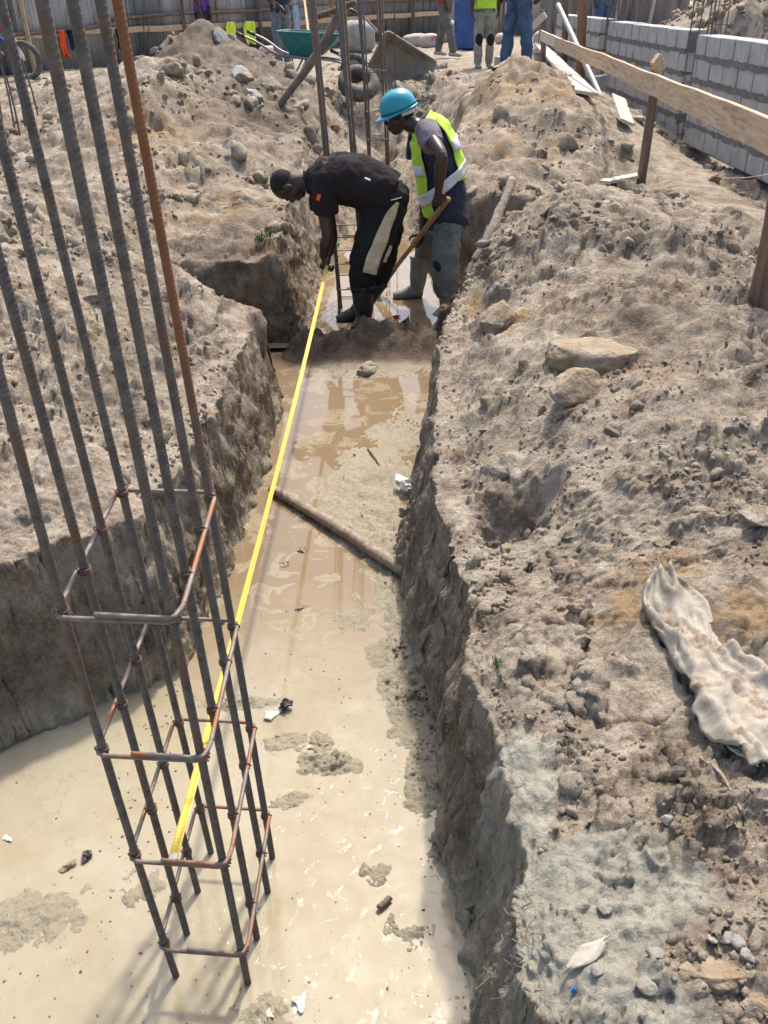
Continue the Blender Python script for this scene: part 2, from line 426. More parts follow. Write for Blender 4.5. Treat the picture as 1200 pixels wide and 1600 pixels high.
    fl += .25 * sstep(12.2, 13.4, y) * sstep(0.0, .4, .5 + fbm2(x * 3, y * 3, 3, 55)) + .18 * np.exp(-((y - 11.2) / .35) ** 2)
    w = 0.10 + 0.04 * fbm2(x * 3, y * 3, 2, 91) + .16 * sstep(4.6, 5.6, y) * (x > 0) + .12 * sstep(5.4, 6.0, y) * (x < 0) + .75 * sstep(8, 11.5, y)
    t = np.clip(d / w + 0.5, 0, 1)
    z = fl * (1 - t) + bank * t
    return z, d, t, bank, cem, isl
def island_mask(x, y):
    # muddy areas standing out of the water, along the right side and left foot
    m = 0
    for cx, cy, rx, ry, a in [(-.05, 3.75, .24, .6, 1.0), (.06, 3.05, .12, .4, .9), (-.12, 2.85, .12, .12, .6), (.08, 2.4, .10, .3, .8), (-.35, 2.15, .10, .06, .6), (.12, 4.7, .2, .5, .7),
                              (-.05, 1.63, .08, .07, .9), (-.33, 1.22, .12, .08, .6), (.06, 1.42, .05, .05, .8), (-.75, 1.62, .16, .10, .5), (-1.05, 1.5, .2, .1, .45), (-.3, 1.9, .1, .05, .6), (.1, 1.95, .07, .16, .7), (.02, 2.62, .1, .1, .8), (.12, 1.7, .04, .1, .6), (-.6, 2.35, .2, .05, .5), (-.2, 2.05, .14, .06, 1.0), (-.1, 5.55, .55, .16, .8), (-.45, 3.6, .06, .25, .4), (-.05, 6.9, .1, .3, .4)]:
        m = np.maximum(m, a * np.exp(-(((x - cx) / rx) ** 2 + ((y - cy) / ry) ** 2) ** 1.4))
    return np.clip(m + .28 * fbm2(x * 5, y * 5, 4, 57) * sstep(0.05, .3, m), 0, 1)
def cement_mask(x, y):
    m = 0
    for cx, cy, rx, ry in [(.19, 1.47, .13, .17), (.27, 1.40, .13, .15), (.25, 1.28, .10, .10), (.25, 1.10, .12, .12), (.27, 1.04, .10, .08), (.40, 1.12, .16, .10), (.50, 1.02, .12, .10), (.34, .90, .14, .10), (.42, .78, .14, .13), (.33, .70, .2, .16)]:
        m = np.maximum(m, np.exp(-(((x - cx) / rx) ** 2 + ((y - cy) / ry) ** 2) ** 1.6))
    m = m + .6 * fbm2(x * 8, y * 8, 5, 58, .62) * sstep(.05, .4, m)
    return np.clip(m, 0, 1) * (x > -.1)

def build_terrain():
    # rows: dense near the camera and across walls that face it
    yy = np.linspace(-6, 140, 60000)
    sp = np.where(yy < .55, 0.05 + (.55 - yy) * .12, 0.0016 + .0040 * np.maximum(yy, .55))
    sp = np.where(yy > 26, sp + (yy - 26) * .08, sp)
    for yc, wd, k in ((2.25, .35, 1.6), (5.15, .1, 2.5), (6.12, .12, 3.5), (7.3, .12, 3.0), (15.2, .2, 1.5)):
        sp = sp / (1 + k * np.exp(-((yy - yc) / wd) ** 2))
    cum = np.concatenate([[0], np.cumsum((yy[1:] - yy[:-1]) / sp[1:])])
    NR = int(cum[-1]); ys = np.interp(np.arange(NR), cum, yy)
    NC = 900
    X = np.zeros((NR, NC)); Y = np.repeat(ys[:, None], NC, 1)
    u = np.linspace(-1, 1, 4000)
    for i, y in enumerate(ys):
        ye = max(y, .5)
        hw = .62 * ye + .75
        s_core = u * 1.25                      # beyond 1 the sheet opens out to the horizon
        xs = s_core * hw + np.sign(u) * np.maximum(np.abs(s_core) - 1, 0) ** 2 * 1500
        dens = np.ones_like(u)
        L = xl(y); R = xr(y)
        if True:
            dens += 5.5 * np.exp(-((xs - R) / (.05 + .012 * ye)) ** 2)
            dens += 5.5 * sstep(1.2, 2.2, y) * np.exp(-((xs - L) / (.05 + .012 * ye)) ** 2)
        c = np.cumsum(dens); c = (c - c[0]) / (c[-1] - c[0])
        X[i] = np.interp(np.linspace(0, 1, NC), c, xs)
    Z, d, t, bank, cem, isl = terrain_h(X, Y)
    P = np.stack([X, Y, Z], -1)
    # normals
    du = np.gradient(P, axis=1); dv = np.gradient(P, axis=0)
    N = np.cross(du, dv); N /= np.linalg.norm(N, axis=-1, keepdims=True) + 1e-12
    pathm = sstep(.45, .1, np.abs(X - 2.8)) * sstep(2, 4, Y) + sstep(14.5, 17, Y)
    steep = np.clip(1 - N[..., 2], 0, 1)
    near = 1 / (1 + np.maximum(Y - 12, 0) * .1)
    wallness = sstep(.25, .6, steep) * (np.abs(d) < .4)
    # roots and spade marks on the trench walls, crumbs everywhere else
    fl = vn3(X * 14, Y * 14, Z * 3.0, 7) * .6 + vn3(X * 38, Y * 38, Z * 7, 8) * .4 + .5 * vn3(X * 90, Y * 90, Z * 25, 9)
    disp = wallness * (0.012 * fl + 0.05 * fbm3(X * 5, Y * 5, Z * 6, 3, 12) + .03 * fbm3(X * 17, Y * 17, Z * 15, 4, 13, .65))
    soft = np.where(d < .02, .05 + .5 * np.clip(isl, 0, 1), 1.0)
    disp += (1 - wallness) * (.022 * fbm3(X * 14, Y * 14, Z * 14, 5, 15, .66) + sstep(3, 7, Y) * .055 * fbm3(X * 4.5, Y * 4.5, Z * 4.5, 4, 16, .5)) * soft * near * (1 - .6 * pathm)
    disp = np.clip(disp, -.075, .075)
    P = P + N * disp[..., None]
    V = P.reshape(-1, 3).astype(np.float32)
    idx = np.arange(NR * NC).reshape(NR, NC)
    q = np.stack([idx[:-1, :-1], idx[:-1, 1:], idx[1:, 1:], idx[1:, :-1]], -1).reshape(-1, 4).astype(np.int32)
    me = bpy.data.meshes.new('ground')
    me.vertices.add(len(V)); me.vertices.foreach_set('co', V.ravel())
    me.loops.add(q.size); me.loops.foreach_set('vertex_index', q.ravel())
    me.polygons.add(len(q)); me.polygons.foreach_set('loop_start', np.arange(0, q.size, 4, dtype=np.int32))
    me.polygons.foreach_set('loop_total', np.full(len(q), 4, dtype=np.int32))
    me.update(calc_edges=True)
    me.polygons.foreach_set('use_smooth', np.ones(len(q), dtype=bool))
    wetw = sstep(.55, .05, Z + .12 * fbm2(X * 2, Y * 2, 3, 33)) * sstep(-.06, .0, d)
    wet = np.clip(.6 * wetw + .22 * wallness, 0, 1) * (d < .5)
    dark = 1.1 * np.exp(-(((X + 2.2) / 1.1) ** 2 + ((Y - 13.2) / 1.4) ** 2) ** 2) + 1.0 * np.exp(-(((X + 1.25) / .75) ** 2 + ((Y - 10.9) / 2.4) ** 2) ** 1.5) + .6 * np.exp(-(((X + .95) / .35) ** 2 + ((Y - 6.6) / .6) ** 2)) + .5 * np.exp(-(((X - .9) / .35) ** 2 + ((Y - 7.6) / .7) ** 2))
    patch = sstep(.02, .42, fbm2(X * .9, Y * .9, 5, 207, .6)) * .34 + sstep(.1, .5, fbm2(X * 4.5, Y * 4.5, 4, 208, .6)) * .34
    wet = np.maximum(wet, np.clip(1.4 * np.exp(-((Y - 5.9) / .30) ** 2), 0, 1) * (d < .05))
    wet = np.clip(np.maximum(wet, .95 * np.clip(dark, 0, 1) + patch * (Y < 20) * (1 - cem)), 0, 1)
    mud = sstep(.02, -.05, d) * sstep(.16, .04, Z)
    mud = np.clip(mud, 0, 1) * (1 - np.clip(1.5 * np.exp(-((Y - 5.9) / .30) ** 2), 0, 1))
    och = np.zeros_like(X)
    for cx, cy, r_ in [(.75, 4.1, .25), (.95, 3.1, .2), (.75, 1.95, .2), (1.0, 1.75, .25), (1.1, .9, .15), (1.5, 10, 1.1), (1.2, 8.6, .5), (-1.2, 7.2, .6), (-2, 8.6, .8), (-.8, 6.4, .4), (.5, 4.9, .15), (1.3, 4, .3)]:
        och = np.maximum(och, np.exp(-((X - cx) ** 2 + (Y - cy) ** 2) / r_ ** 2))
    ca = me.color_attributes.new('soilmask', 'FLOAT_COLOR', 'POINT')
    ca.data.foreach_set('color', np.stack([wet, cem, och, mud], -1).reshape(-1).astype(np.float32))
    me.materials.append(MAT_SOIL)
    o = bpy.data.objects.new('ground', me); COL.objects.link(o)
    tag(o, kind='structure')
    print('terrain', NR, NC, len(V))
    return ys, X, P[..., 2], P, N, d
for a, b, c, e in [(800, 730, .10, .16), (850, 715, .07, .14)]:
    q = pz(a, b, .86); HOLES.append((q.x, q.y, c, e))
q = pz(335, 1530, .8)
TY, TX, TZ, TP, TN, TD = build_terrain()
def gz(x, y):
    """height of the built ground at a point"""
    i = int(np.clip(np.searchsorted(TY, y), 1, len(TY) - 1))
    return float(np.interp(x, TX[i], TZ[i]))
def on_ground(px, py_, z0=.8, it=14):
    z = z0
    for _ in range(it):
        q = pz(px, py_, z); z = z * .4 + gz(q.x, q.y) * .6
    q = pz(px, py_, z); return Vector((q.x, q.y, gz(q.x, q.y)))

# ------------------------------------------------------------------ water
def water_material():
    m, nt, p, L = nmat('muddy_water')
    co = ncoord(nt)
    film = nnoise(nt, co, 5.5, 8, 0.66, 0.8)
    fine = nnoise(nt, co, 14, 5, 0.6, 0.3)
    sx = nt.nodes.new('ShaderNodeSeparateXYZ'); L.new(co, sx.inputs[0])
    near = nramp(nt, nmath(nt, 'ADD', nmath(nt, 'MULTIPLY', sx.outputs[1], .25), nmath(nt, 'MULTIPLY', film, .35)), [(0.72, 1.0), (0.95, 0.0)])
    brown = nmix(nt, film, (0.165, 0.115, 0.066), (0.225, 0.165, 0.10))
    big = nnoise(nt, co, 1.6, 5, 0.6, .8)
    pale = nmix(nt, fine, nmix(nt, nramp(nt, big, [(.38, 0.0), (.62, 1.0)]), (0.225, 0.178, 0.095), (0.29, 0.252, 0.172)), (0.34, 0.302, 0.22))
    vn = nt.nodes.new('ShaderNodeTexVoronoi'); vn.feature = 'DISTANCE_TO_EDGE'; vn.inputs['Scale'].default_value = 6
    wv = nt.nodes.new('ShaderNodeVectorMath'); wv.operation = 'MULTIPLY_ADD'; wn_ = nt.nodes.new('ShaderNodeTexNoise'); wn_.inputs['Scale'].default_value = 5; wn_.inputs['Detail'].default_value = 5
    L.new(co, wn_.inputs['Vector']); L.new(wn_.outputs['Color'], wv.inputs[0]); wv.inputs[1].default_value = (.5, .5, .5); L.new(co, wv.inputs[2]); L.new(wv.outputs[0], vn.inputs['Vector'])
    vein = nmath(nt, 'MULTIPLY', nramp(nt, vn.outputs['Distance'], [(0.006, .4), (.022, 0.0)]), nramp(nt, big, [(.48, 0.0), (.6, 1.0)]))
    pale = nmix(nt, vein, pale, (0.22, 0.165, 0.095))
    spk = nramp(nt, nnoise(nt, co, 70, 3, .7), [(.70, 0.0), (.74, .6)]); pale = nmix(nt, spk, pale, (.16, .12, .075))
    scum = nramp(nt, film, [(0.545, 0.0), (0.565, 0.75), (0.62, .3)])
    c = nmix(nt, nmath(nt, 'MAXIMUM', near, scum), brown, pale)
    L.new(c, p.inputs['Base Color'])
    r = nmix(nt, near, nmix(nt, scum, 0.03, 0.3), nramp(nt, fine, [(0.35, 0.04), (0.65, 0.20)]))
    L.new(r, p.inputs['Roughness'])
    p.inputs['IOR'].default_value = 1.33
    p.inputs['Specular IOR Level'].default_value = 0.6
    b = nbump(nt, nnoise(nt, co, 4, 4, 0.5, .4), 0.18, 0.015)
    b = nbump(nt, nramp(nt, nnoise(nt, co, 22, 6, 0.65, .8), [(.60, 0.0), (.75, 1.0)]), 0.22, 0.004, b)
    mixn = nt.nodes.new('ShaderNodeMix'); mixn.data_type = 'VECTOR'
    g = nt.nodes.new('ShaderNodeNewGeometry')
    L.new(near, mixn.inputs[0]); L.new(nbump(nt, nnoise(nt, co, 3, 2, .5), .03, .01), mixn.inputs[4]); L.new(b, mixn.inputs[5])
    L.new(mixn.outputs[1], p.inputs['Normal'])
    return m
MAT_WATER = water_material()
def sheet(name, x0, x1, y0, y1, z, mat):
    b = MB(); b.add([(x0, y0, z), (x1, y0, z), (x1, y1, z), (x0, y1, z)], [(0, 1, 2, 3)])
    o = b.build(name, mat); tag(o, kind='structure'); return o
sheet('water', -5.2, .75, -4, 5.95, 0.0, MAT_WATER)
sheet('water', -2.2, 1.8, 5.95, 13.2, 0.03, MAT_WATER)

# ------------------------------------------------------------------ materials of the things
M = {}
M['rebar'] = simple('rebar_steel', (0.072, 0.064, 0.057), (0.155, 0.135, 0.118), 40, .6, .4, .002, .3, spots=(0.145, 0.08, 0.05), spot_scale=9, spot_lo=.53)
M['rust'] = simple('rusty_steel', (0.13, 0.06, 0.03), (0.21, 0.105, 0.055), 30, .8, .4, .002, .1, spots=(0.10, 0.08, 0.07), spot_scale=9, spot_lo=.5)
M['stirrup'] = simple('stirrup_steel', (0.13, 0.10, 0.085), (0.24, 0.20, 0.17), 40, .6, .4, .002, .3, spots=(0.28, 0.11, 0.04), spot_scale=7, spot_lo=.50)
M['timber'] = simple('new_timber', (0.40, 0.26, 0.145), (0.54, 0.38, 0.235), 6, .8, .4, .003, sc=(2, 2, 9), spots=(0.30, 0.20, .12), spot_scale=4)
def wood(name, a, b, axis=1, dirt=None, sc=9):
    v = [14, 14, 14]; v[axis] = 0.8
    return simple(name, a, b, sc / 3, .85, .5, .003, sc=tuple(v), spots=dirt, spot_scale=1.3, spot_lo=.55)
M['board'] = wood('board_wood', (0.38, 0.25, 0.14), (0.60, 0.44, 0.29), 1, (0.28, 0.19, 0.12))
M['pale_board'] = wood('pale_board_wood', (0.44, 0.38, 0.30), (0.62, 0.56, 0.46), 1, (0.30, 0.26, 0.2))
M['post'] = wood('post_wood', (0.10, 0.06, 0.038), (0.22, 0.14, 0.09), 2, (0.07, 0.045, 0.03))
M['redpost'] = wood('reddish_post_wood', (0.16, 0.08, 0.045), (0.30, 0.17, 0.10), 2, (0.09, 0.055, 0.035))
M['stick'] = simple('muddy_stick', (0.17, 0.125, 0.085), (0.36, 0.29, 0.215), 32, .8, .9, .008, spots=(0.10, .07, .05), spot_scale=14)
M['darkstick'] = simple('dark_pole', (0.10, 0.07, 0.05), (0.19, 0.14, 0.10), 14, .85, .6, .005)
M['block'] = simple('concrete_block', (0.30, 0.30, 0.285), (0.40, 0.40, 0.385), 7, .95, .5, .003, spots=(0.24, .235, .22), spot_scale=3)
M['mortar'] = simple('wet_mortar', (0.095, 0.09, 0.083), (0.17, 0.165, 0.15), 9, .9, .9, .01)
M['concrete'] = simple('rough_concrete', (0.22, 0.205, 0.18), (0.36, 0.34, 0.30), 8, .95, .9, .01)
M['rock_grey'] = simple('grey_rock', (0.20, 0.19, 0.165), (0.34, 0.32, 0.285), 40, .95, 1.0, .006, spots=(0.26, 0.21, 0.155), spot_scale=18, spot_lo=.48)
M['rock_ochre'] = simple('ochre_rock', (0.22, 0.155, 0.09), (0.34, 0.265, 0.175), 26, .95, 1, .015, spots=(0.34, 0.285, 0.215), spot_scale=11, spot_lo=.5)
M['rubber'] = simple('tyre_rubber', (0.045, 0.042, 0.038), (0.12, 0.105, 0.09), 10, .85, .4, .004, spots=(0.22, .18, .14), spot_scale=6)
M['teal'] = simple('teal_paint', (0.02, 0.16, 0.15), (0.03, 0.22, 0.20), 8, .5, .1, .002, spots=(0.16, 0.14, 0.11), spot_scale=7, spot_lo=.6)
M['greytub'] = simple('zinc_tub', (0.27, 0.27, 0.255), (0.38, 0.38, 0.36), 6, .6, .2, .003, spots=(0.25, 0.16, 0.09), spot_scale=3.5, spot_lo=.52)
M['tubin'] = simple('tub_crusted_inside', (0.26, 0.20, 0.14), (0.36, 0.32, 0.27), 5, .8, .6, .006, spots=(0.22, .13, .07), spot_scale=3, sc=(1, 1, 1))
M['metalbar'] = simple('grey_tube_metal', (0.22, 0.21, 0.20), (0.34, 0.33, 0.31), 12, .5, .2, .002, .5)
M['tape'] = None
M['skin'] = simple('dark_skin', (0.035, 0.018, 0.011), (0.058, 0.031, 0.02), 30, .42, .15, .001, spec=.45)
M['hair'] = simple('short_hair', (0.006, 0.005, 0.005), (0.014, 0.012, 0.011), 200, .9, .5, .002)
def cloth(name, a, b, spots=None, lo=.58, sc=5):
    m = simple(name, a, b, sc, .9, .35, .004, spots=spots, spot_scale=sc * .7, spot_lo=lo, spec=.2)
    return m
M['blackshirt'] = cloth('black_shirt_cloth', (0.013, 0.010, 0.011), (0.028, 0.020, 0.021))
M['blacktrouser'] = cloth('black_trouser_cloth', (0.010, 0.010, 0.009), (0.021, 0.020, 0.018), (0.045, 0.04, 0.032), .62)
M['cream'] = cloth('cream_stripe_cloth', (0.42, 0.33, 0.19), (0.58, 0.47, 0.29), (0.3, .22, .12), .6, 12)
M['blackboot'] = simple('black_rubber', (0.012, 0.012, 0.012), (0.022, 0.021, 0.02), 20, .38, .2, .002, spots=(0.09, .075, .055), spot_scale=12, spot_lo=.66)
M['greyboot'] = simple('muddy_grey_rubber', (0.14, 0.145, 0.12), (0.22, 0.215, 0.18), 12, .5, .3, .002, spots=(0.05, .045, .04), spot_scale=30, spot_lo=.66)
M['footrubber'] = simple('boot_foot_rubber', (0.07, 0.10, 0.105), (0.12, 0.15, 0.15), 12, .4, .2, .002)
M['navy'] = cloth('navy_shirt_cloth', (0.028, 0.028, 0.045), (0.05, 0.05, 0.072))
M['mauve'] = cloth('mauve_sleeve_cloth', (0.15, 0.125, 0.15), (0.22, 0.185, 0.21))
M['greytrouser'] = cloth('worn_grey_trouser_cloth', (0.105, 0.115, 0.10), (0.17, 0.18, 0.16), (0.24, .235, .21), .56, 7)
M['hivis'] = simple('hi_vis_green', (0.42, 0.68, 0.04), (0.50, 0.78, 0.06), 12, .75, .3, .003, spots=(0.34, .5, .08), spot_scale=10, spot_lo=.6)
M['hiyellow'] = simple('hi_vis_yellow', (0.58, 0.72, 0.04), (0.68, 0.82, 0.07), 12, .75, .3, .003)
M['reflect'] = simple('reflective_tape', (0.58, 0.59, 0.60), (0.72, 0.73, 0.74), 60, .45, .2, .001)
M['helmet'] = simple('teal_helmet_plastic', (0.012, 0.24, 0.31), (0.018, 0.27, 0.345), 5, .32, .05, .001, spots=(0.05, .24, .28), spot_scale=20, spot_lo=.68)
M['whiteplastic'] = simple('white_plastic', (0.55, 0.53, 0.48), (0.68, 0.66, 0.61), 20, .5, .1, .001)
M['jeans'] = cloth('blue_denim', (0.035, 0.065, 0.12), (0.09, 0.14, 0.22), (0.16, .21, .28), .58, 6)
M['palejeans'] = cloth('faded_denim', (0.10, 0.12, 0.14), (0.2, 0.22, 0.24), (0.28, .28, .27), .56, 7)
M['khaki'] = cloth('khaki_cloth', (0.20, 0.19, 0.15), (0.32, 0.30, 0.25), (0.38, .36, .31), .56, 7)
M['darkgrey'] = cloth('dark_grey_cloth', (0.10, 0.10, 0.09), (0.17, 0.165, 0.15), (0.22, .21, .19), .6)
M['redshirt'] = cloth('red_shirt_cloth', (0.30, 0.035, 0.06), (0.38, 0.06, 0.09))
M['patch'] = cloth('dark_patch', (0.012, 0.012, 0.014), (0.03, 0.028, 0.028))
M['orange'] = cloth('orange_cloth', (0.70, 0.09, 0.025), (0.85, 0.14, 0.04))
M['blackcloth'] = cloth('black_cloth', (0.012, 0.012, 0.02), (0.03, 0.03, 0.045))
M['purple'] = cloth('purple_jersey', (0.03, 0.035, 0.17), (0.05, 0.04, 0.22), (0.30, .06, .25), .5, 7)
M['lightblue'] = cloth('light_blue_cloth', (0.25, 0.36, 0.48), (0.40, 0.50, 0.60))
M['bluedrum'] = simple('blue_drum', (0.025, 0.07, 0.22), (0.035, 0.095, 0.28), 4, .5, .1, .002)
M['green'] = simple('green_basin_plastic', (0.04, 0.38, 0.10), (0.05, 0.46, 0.13), 6, .4, .05, .001)
M['sack'] = simple('woven_sack', (0.25, 0.222, 0.175), (0.35, 0.315, 0.255), 10, .9, .8, .003, spots=(0.185, .135, .09), spot_scale=16, spot_lo=.50)
M['sackfold'] = M['sack']
M['pinksack'] = simple('pink_white_sack', (0.42, 0.36, 0.31), (0.50, 0.45, 0.40), 5, .85, .5, .01, spots=(0.42, .14, .15), spot_scale=4, spot_lo=.5)
M['palesack'] = simple('pale_sack', (0.33, 0.29, 0.23), (0.48, 0.44, 0.37), 9, .85, .7, .01, spots=(.24,.19,.14), spot_scale=6)
M['blackplastic'] = simple('black_plastic_film', (0.015, 0.014, 0.013), (0.05, 0.045, 0.04), 12, .25, .8, .01)
M['paleplastic'] = simple('pale_plastic_film', (0.40, 0.36, 0.29), (0.55, 0.5, 0.42), 12, .35, .8, .01)
M['bluescrap'] = simple('blue_plastic', (0.03, 0.14, 0.30), (0.05, .2, .4), 20, .5, .3, .002)
M['grass'] = simple('grass_blade', (0.06, 0.12, 0.02), (0.12, 0.20, 0.04), 12, .6, 0)
M['drygrass'] = simple('dry_root', (0.13, 0.09, 0.055), (0.26, 0.19, 0.12), 12, .9, 0)
M['shovelwood'] = simple('shovel_handle_wood', (0.30, 0.16, 0.07), (0.45, 0.27, 0.13), 8, .6, .2, .002)
M['iron'] = simple('muddy_iron', (0.09, 0.07, 0.055), (0.17, 0.14, 0.11), 12, .7, .3, .003, .3)
def corr_mat(name, a, b, st):
    return simple(name, a, b, 2.2, .55, .1, .002, .35, spots=st, sc=(3.5, 3.5, .45), spot_scale=2.0, spot_lo=.55)
CORR = [corr_mat('corrugated_zinc_grey', (0.27, .27, .27), (0.42, .42, .41), (0.20, .13, .09)),
        corr_mat('corrugated_zinc_dark', (0.13, .145, .15), (0.19, .205, .21), (0.07, .06, .055)),
        corr_mat('corrugated_zinc_pale', (0.48, .48, .47), (0.64, .63, .61), (0.16, .11, .08)),
        corr_mat('corrugated_zinc_stained', (0.26, .245, .23), (0.50, .48, .44), (0.20, .12, .075)),
        corr_mat('corrugated_zinc_brown', (0.18, .145, .12), (0.30, .25, .21), (0.08, .05, .04))]
def rusty_top():
    m, nt, p, L = nmat('rebar_rusty_top')
    co = ncoord(nt); n = nnoise(nt, co, 25, 5, .6); sx = nt.nodes.new('ShaderNodeSeparateXYZ'); L.new(co, sx.inputs[0])
    f = nramp(nt, nmath(nt, 'ADD', nmath(nt, 'MULTIPLY', sx.outputs[2], .5), nmath(nt, 'MULTIPLY', n, .35)), [(.78, 0.0), (1.02, 1.0)])
    L.new(nmix(nt, f, nmix(nt, n, (0.07, 0.065, 0.062), (0.16, 0.13, .115)), nmix(nt, n, (0.17, 0.065, 0.025), (0.27, 0.12, 0.05))), p.inputs['Base Color'])
    p.inputs['Roughness'].default_value = .7; p.inputs['Metallic'].default_value = .2; return m
M['rebar_rusty_top'] = rusty_top()
def tape_mat():
    m, nt, p, L = nmat('yellow_tape_blade')
    co = ncoord(nt)
    sx = nt.nodes.new('ShaderNodeSeparateXYZ'); L.new(co, sx.inputs[0])
    t = nmath(nt, 'FRACT', nmath(nt, 'MULTIPLY', sx.outputs[1], 100.0))
    tick = nmath(nt, 'LESS_THAN', t, 0.12)
    d = nnoise(nt, co, 6, 5, .6)
    base = nmix(nt, nramp(nt, d, [(.5, 0.0), (.7, .55)]), (0.60, 0.42, 0.05), (0.50, 0.37, 0.12))
    L.new(nmix(nt, nmath(nt, 'MULTIPLY', tick, .45), base, (0.05, 0.04, 0.02)), p.inputs['Base Color'])
    p.inputs['Roughness'].default_value = .38
    return m
M['tape'] = tape_mat()

# ------------------------------------------------------------------ loose clods (nobody could count them)
def ico(sub):
    bm = bmesh.new(); bmesh.ops.create_icosphere(bm, subdivisions=sub, radius=1)
    v = np.array([q.co[:] for q in bm.verts]); f = np.array([[q.index for q in p.verts] for p in bm.faces]); bm.free(); return v, f
def rock_shape(seed, sub=2, rough=.35, chips=5):
    v, f = ico(sub)
    rng = np.random.RandomState(seed)
    v = v * (1 + rough * fbm3(v[:, 0] * 1.3 + seed * 3.3, v[:, 1] * 1.3, v[:, 2] * 1.3, 4, seed)[:, None])
    for _ in range(chips):                       # flat broken faces
        n = rng.normal(size=3); n /= np.linalg.norm(n); c = rng.uniform(.38, .72)
        dd = v @ n - c; v = v - np.where(dd > 0, dd, 0)[:, None] * n * .9
    return v * rng.uniform(.6, 1.25, 3), f
def scatter(name, mat, pts, nrm, sizes, sub, seed, label=None, sink=.25, rough=.3, chips=3, kind='stuff'):
    protos = [rock_shape(seed + i, sub, rough, chips) for i in range(10)]
    rng = np.random.RandomState(seed)
    V = []; F = []; n0 = 0
    for i in range(len(pts)):
        v, f = protos[i % 10]
        a = rng.uniform(0, 2 * math.pi); c, s_ = math.cos(a), math.sin(a)
        R = np.array([[c, -s_, 0], [s_, c, 0], [0, 0, 1]])
        b = rng.uniform(0, 2 * math.pi); cb, sb = math.cos(b), math.sin(b)
        R = R @ np.array([[1, 0, 0], [0, cb, -sb], [0, sb, cb]])
        V.append((v @ R.T) * sizes[i] + pts[i] + nrm[i] * sizes[i] * (.5 - sink)); F.append(f + n0); n0 += len(v)
    V = np.concatenate(V).astype(np.float32); F = np.concatenate(F).astype(np.int32)
    me = bpy.data.meshes.new(name)
    me.vertices.add(len(V)); me.vertices.foreach_set('co', V.ravel())
    me.loops.add(F.size); me.loops.foreach_set('vertex_index', F.ravel())
    me.polygons.add(len(F)); me.polygons.foreach_set('loop_start', np.arange(0, F.size, 3, dtype=np.int32))
    me.polygons.foreach_set('loop_total', np.full(len(F), 3, dtype=np.int32)); me.update(calc_edges=True)
    o = link_mesh(name, me, mat)
    return tag(o, label, None, None, kind)
rng = np.random.RandomState(5)
def pick(n, mask):
    ii = np.flatnonzero(mask.ravel()); ii = rng.choice(ii, n)
    return TP.reshape(-1, 3)[ii], TN.reshape(-1, 3)[ii]
_X, _Y, _Z = TP[..., 0], TP[..., 1], TP[..., 2]
_view = (_Y > .7) & (_Y < 17) & (np.abs(_X) < .45 * _Y + .7)
_pathm = (np.abs(_X - 2.75) < .35) & (_Y < 11) & (_Y > 3)
_dens = fbm2(_X * 1.9, _Y * 1.9, 3, 131)
bankm = _view & (TD > .06) & ~_pathm & (TN[..., 2] > .4) & (cement_mask(_X, _Y) < .35 + .5 * _G[(np.arange(_X.size) * 7919 % 4096)].reshape(_X.shape) ** 6)
for nm, n, lo, hi, pw, sub, mk in (('clods', 12000, .003, .013, 2.8, 1, bankm & (_dens > .0)), ('clods', 900, .010, .036, 2.6, 2, bankm & (_dens > .12) & (_Y > 1.2)), ('clods', 1000, .016, .065, 4.5, 2, bankm & (_dens > .1) & (_Y > 5.5)), ('crumbs', 500, .003, .010, 2, 1, _view & (TD < -.03) & (_Z > .006) & (_Y > 1.4))):
    pts, nr = pick(n, mk)
    sz = (lo + (hi - lo) * rng.rand(n) ** pw) * (1 + np.maximum(pts[:, 1] - 3, 0) * .11)
    scatter(nm, MAT_CLOD, pts, nr, sz, sub, 40 + n % 7, sink=.38, rough=.55, chips=7)

# ------------------------------------------------------------------ rocks and clods that can be told apart
def rock(px, py_, size, mat, label, name='rock', cat='rock', z0=.85, group=None, seed=None, flat=(1, 1, .75), chips=9, rough=.42, sink=.46, sub=5):
    g = on_ground(px, py_, z0)
    seed = seed or int(px * 7 + py_)
    v, f = rock_shape(seed, sub, rough, chips)
    v = v * np.array(flat) * size
    v = v * (1 + .13 * fbm3(v[:, 0] / size * 3.5, v[:, 1] / size * 3.5, v[:, 2] / size * 3.5, 5, seed, .62)[:, None])
    b = MB(); b.v = [tuple(q) for q in v]; b.f = [tuple(q) for q in f]
    o = link_mesh(name, b.mesh(name), mat, None, True)
    o.location = g + Vector((0, 0, size * flat[2] * (1 - 2 * sink))); o.rotation_euler = (0, 0, seed % 6)
    return tag(o, label, cat, group)
rock(925, 560, .15, M['rock_ochre'], 'large tan and ochre boulder on the right bank, upper of the two', flat=(1.1, .8, .68), chips=3, rough=.28, seed=21)
rock(897, 622, .115, M['rock_ochre'], 'ochre stained boulder right under the large tan one', flat=(1, .85, .75), chips=3, rough=.28, seed=34, sink=.25)
rock(110, 512, .16, MAT_CLOD, 'big smooth grey clod on the left bank between the rebars', name='clod', cat='clod', flat=(1.2, .9, .55))
rock(150, 470, .10, MAT_CLOD, 'clod leaning on the back of the big smooth clod on the left bank', name='clod', cat='clod', flat=(1.2, .8, .5))
rock(948, 315, .10, M['rock_grey'], 'lone grey stone on the crest of the right heap', flat=(1.1, .8, .6))
rock(1185, 812, .055, MAT_CLOD, 'flat-faced clod at the right edge of the photo', name='clod', cat='clod')
rock(778, 505, .14, M['rock_ochre'], 'ochre lump at the left shoulder of the right bank', name='clod', cat='clod', flat=(1.1, .8, .7), chips=2)
rock(790, 862, .030, M['rock_ochre'], 'small orange clod above the pair of orange clods', name='clod', cat='clod')
rock(902, 955, .026, M['rock_ochre'], 'right one of the pair of orange clods', name='clod', cat='clod', chips=1)
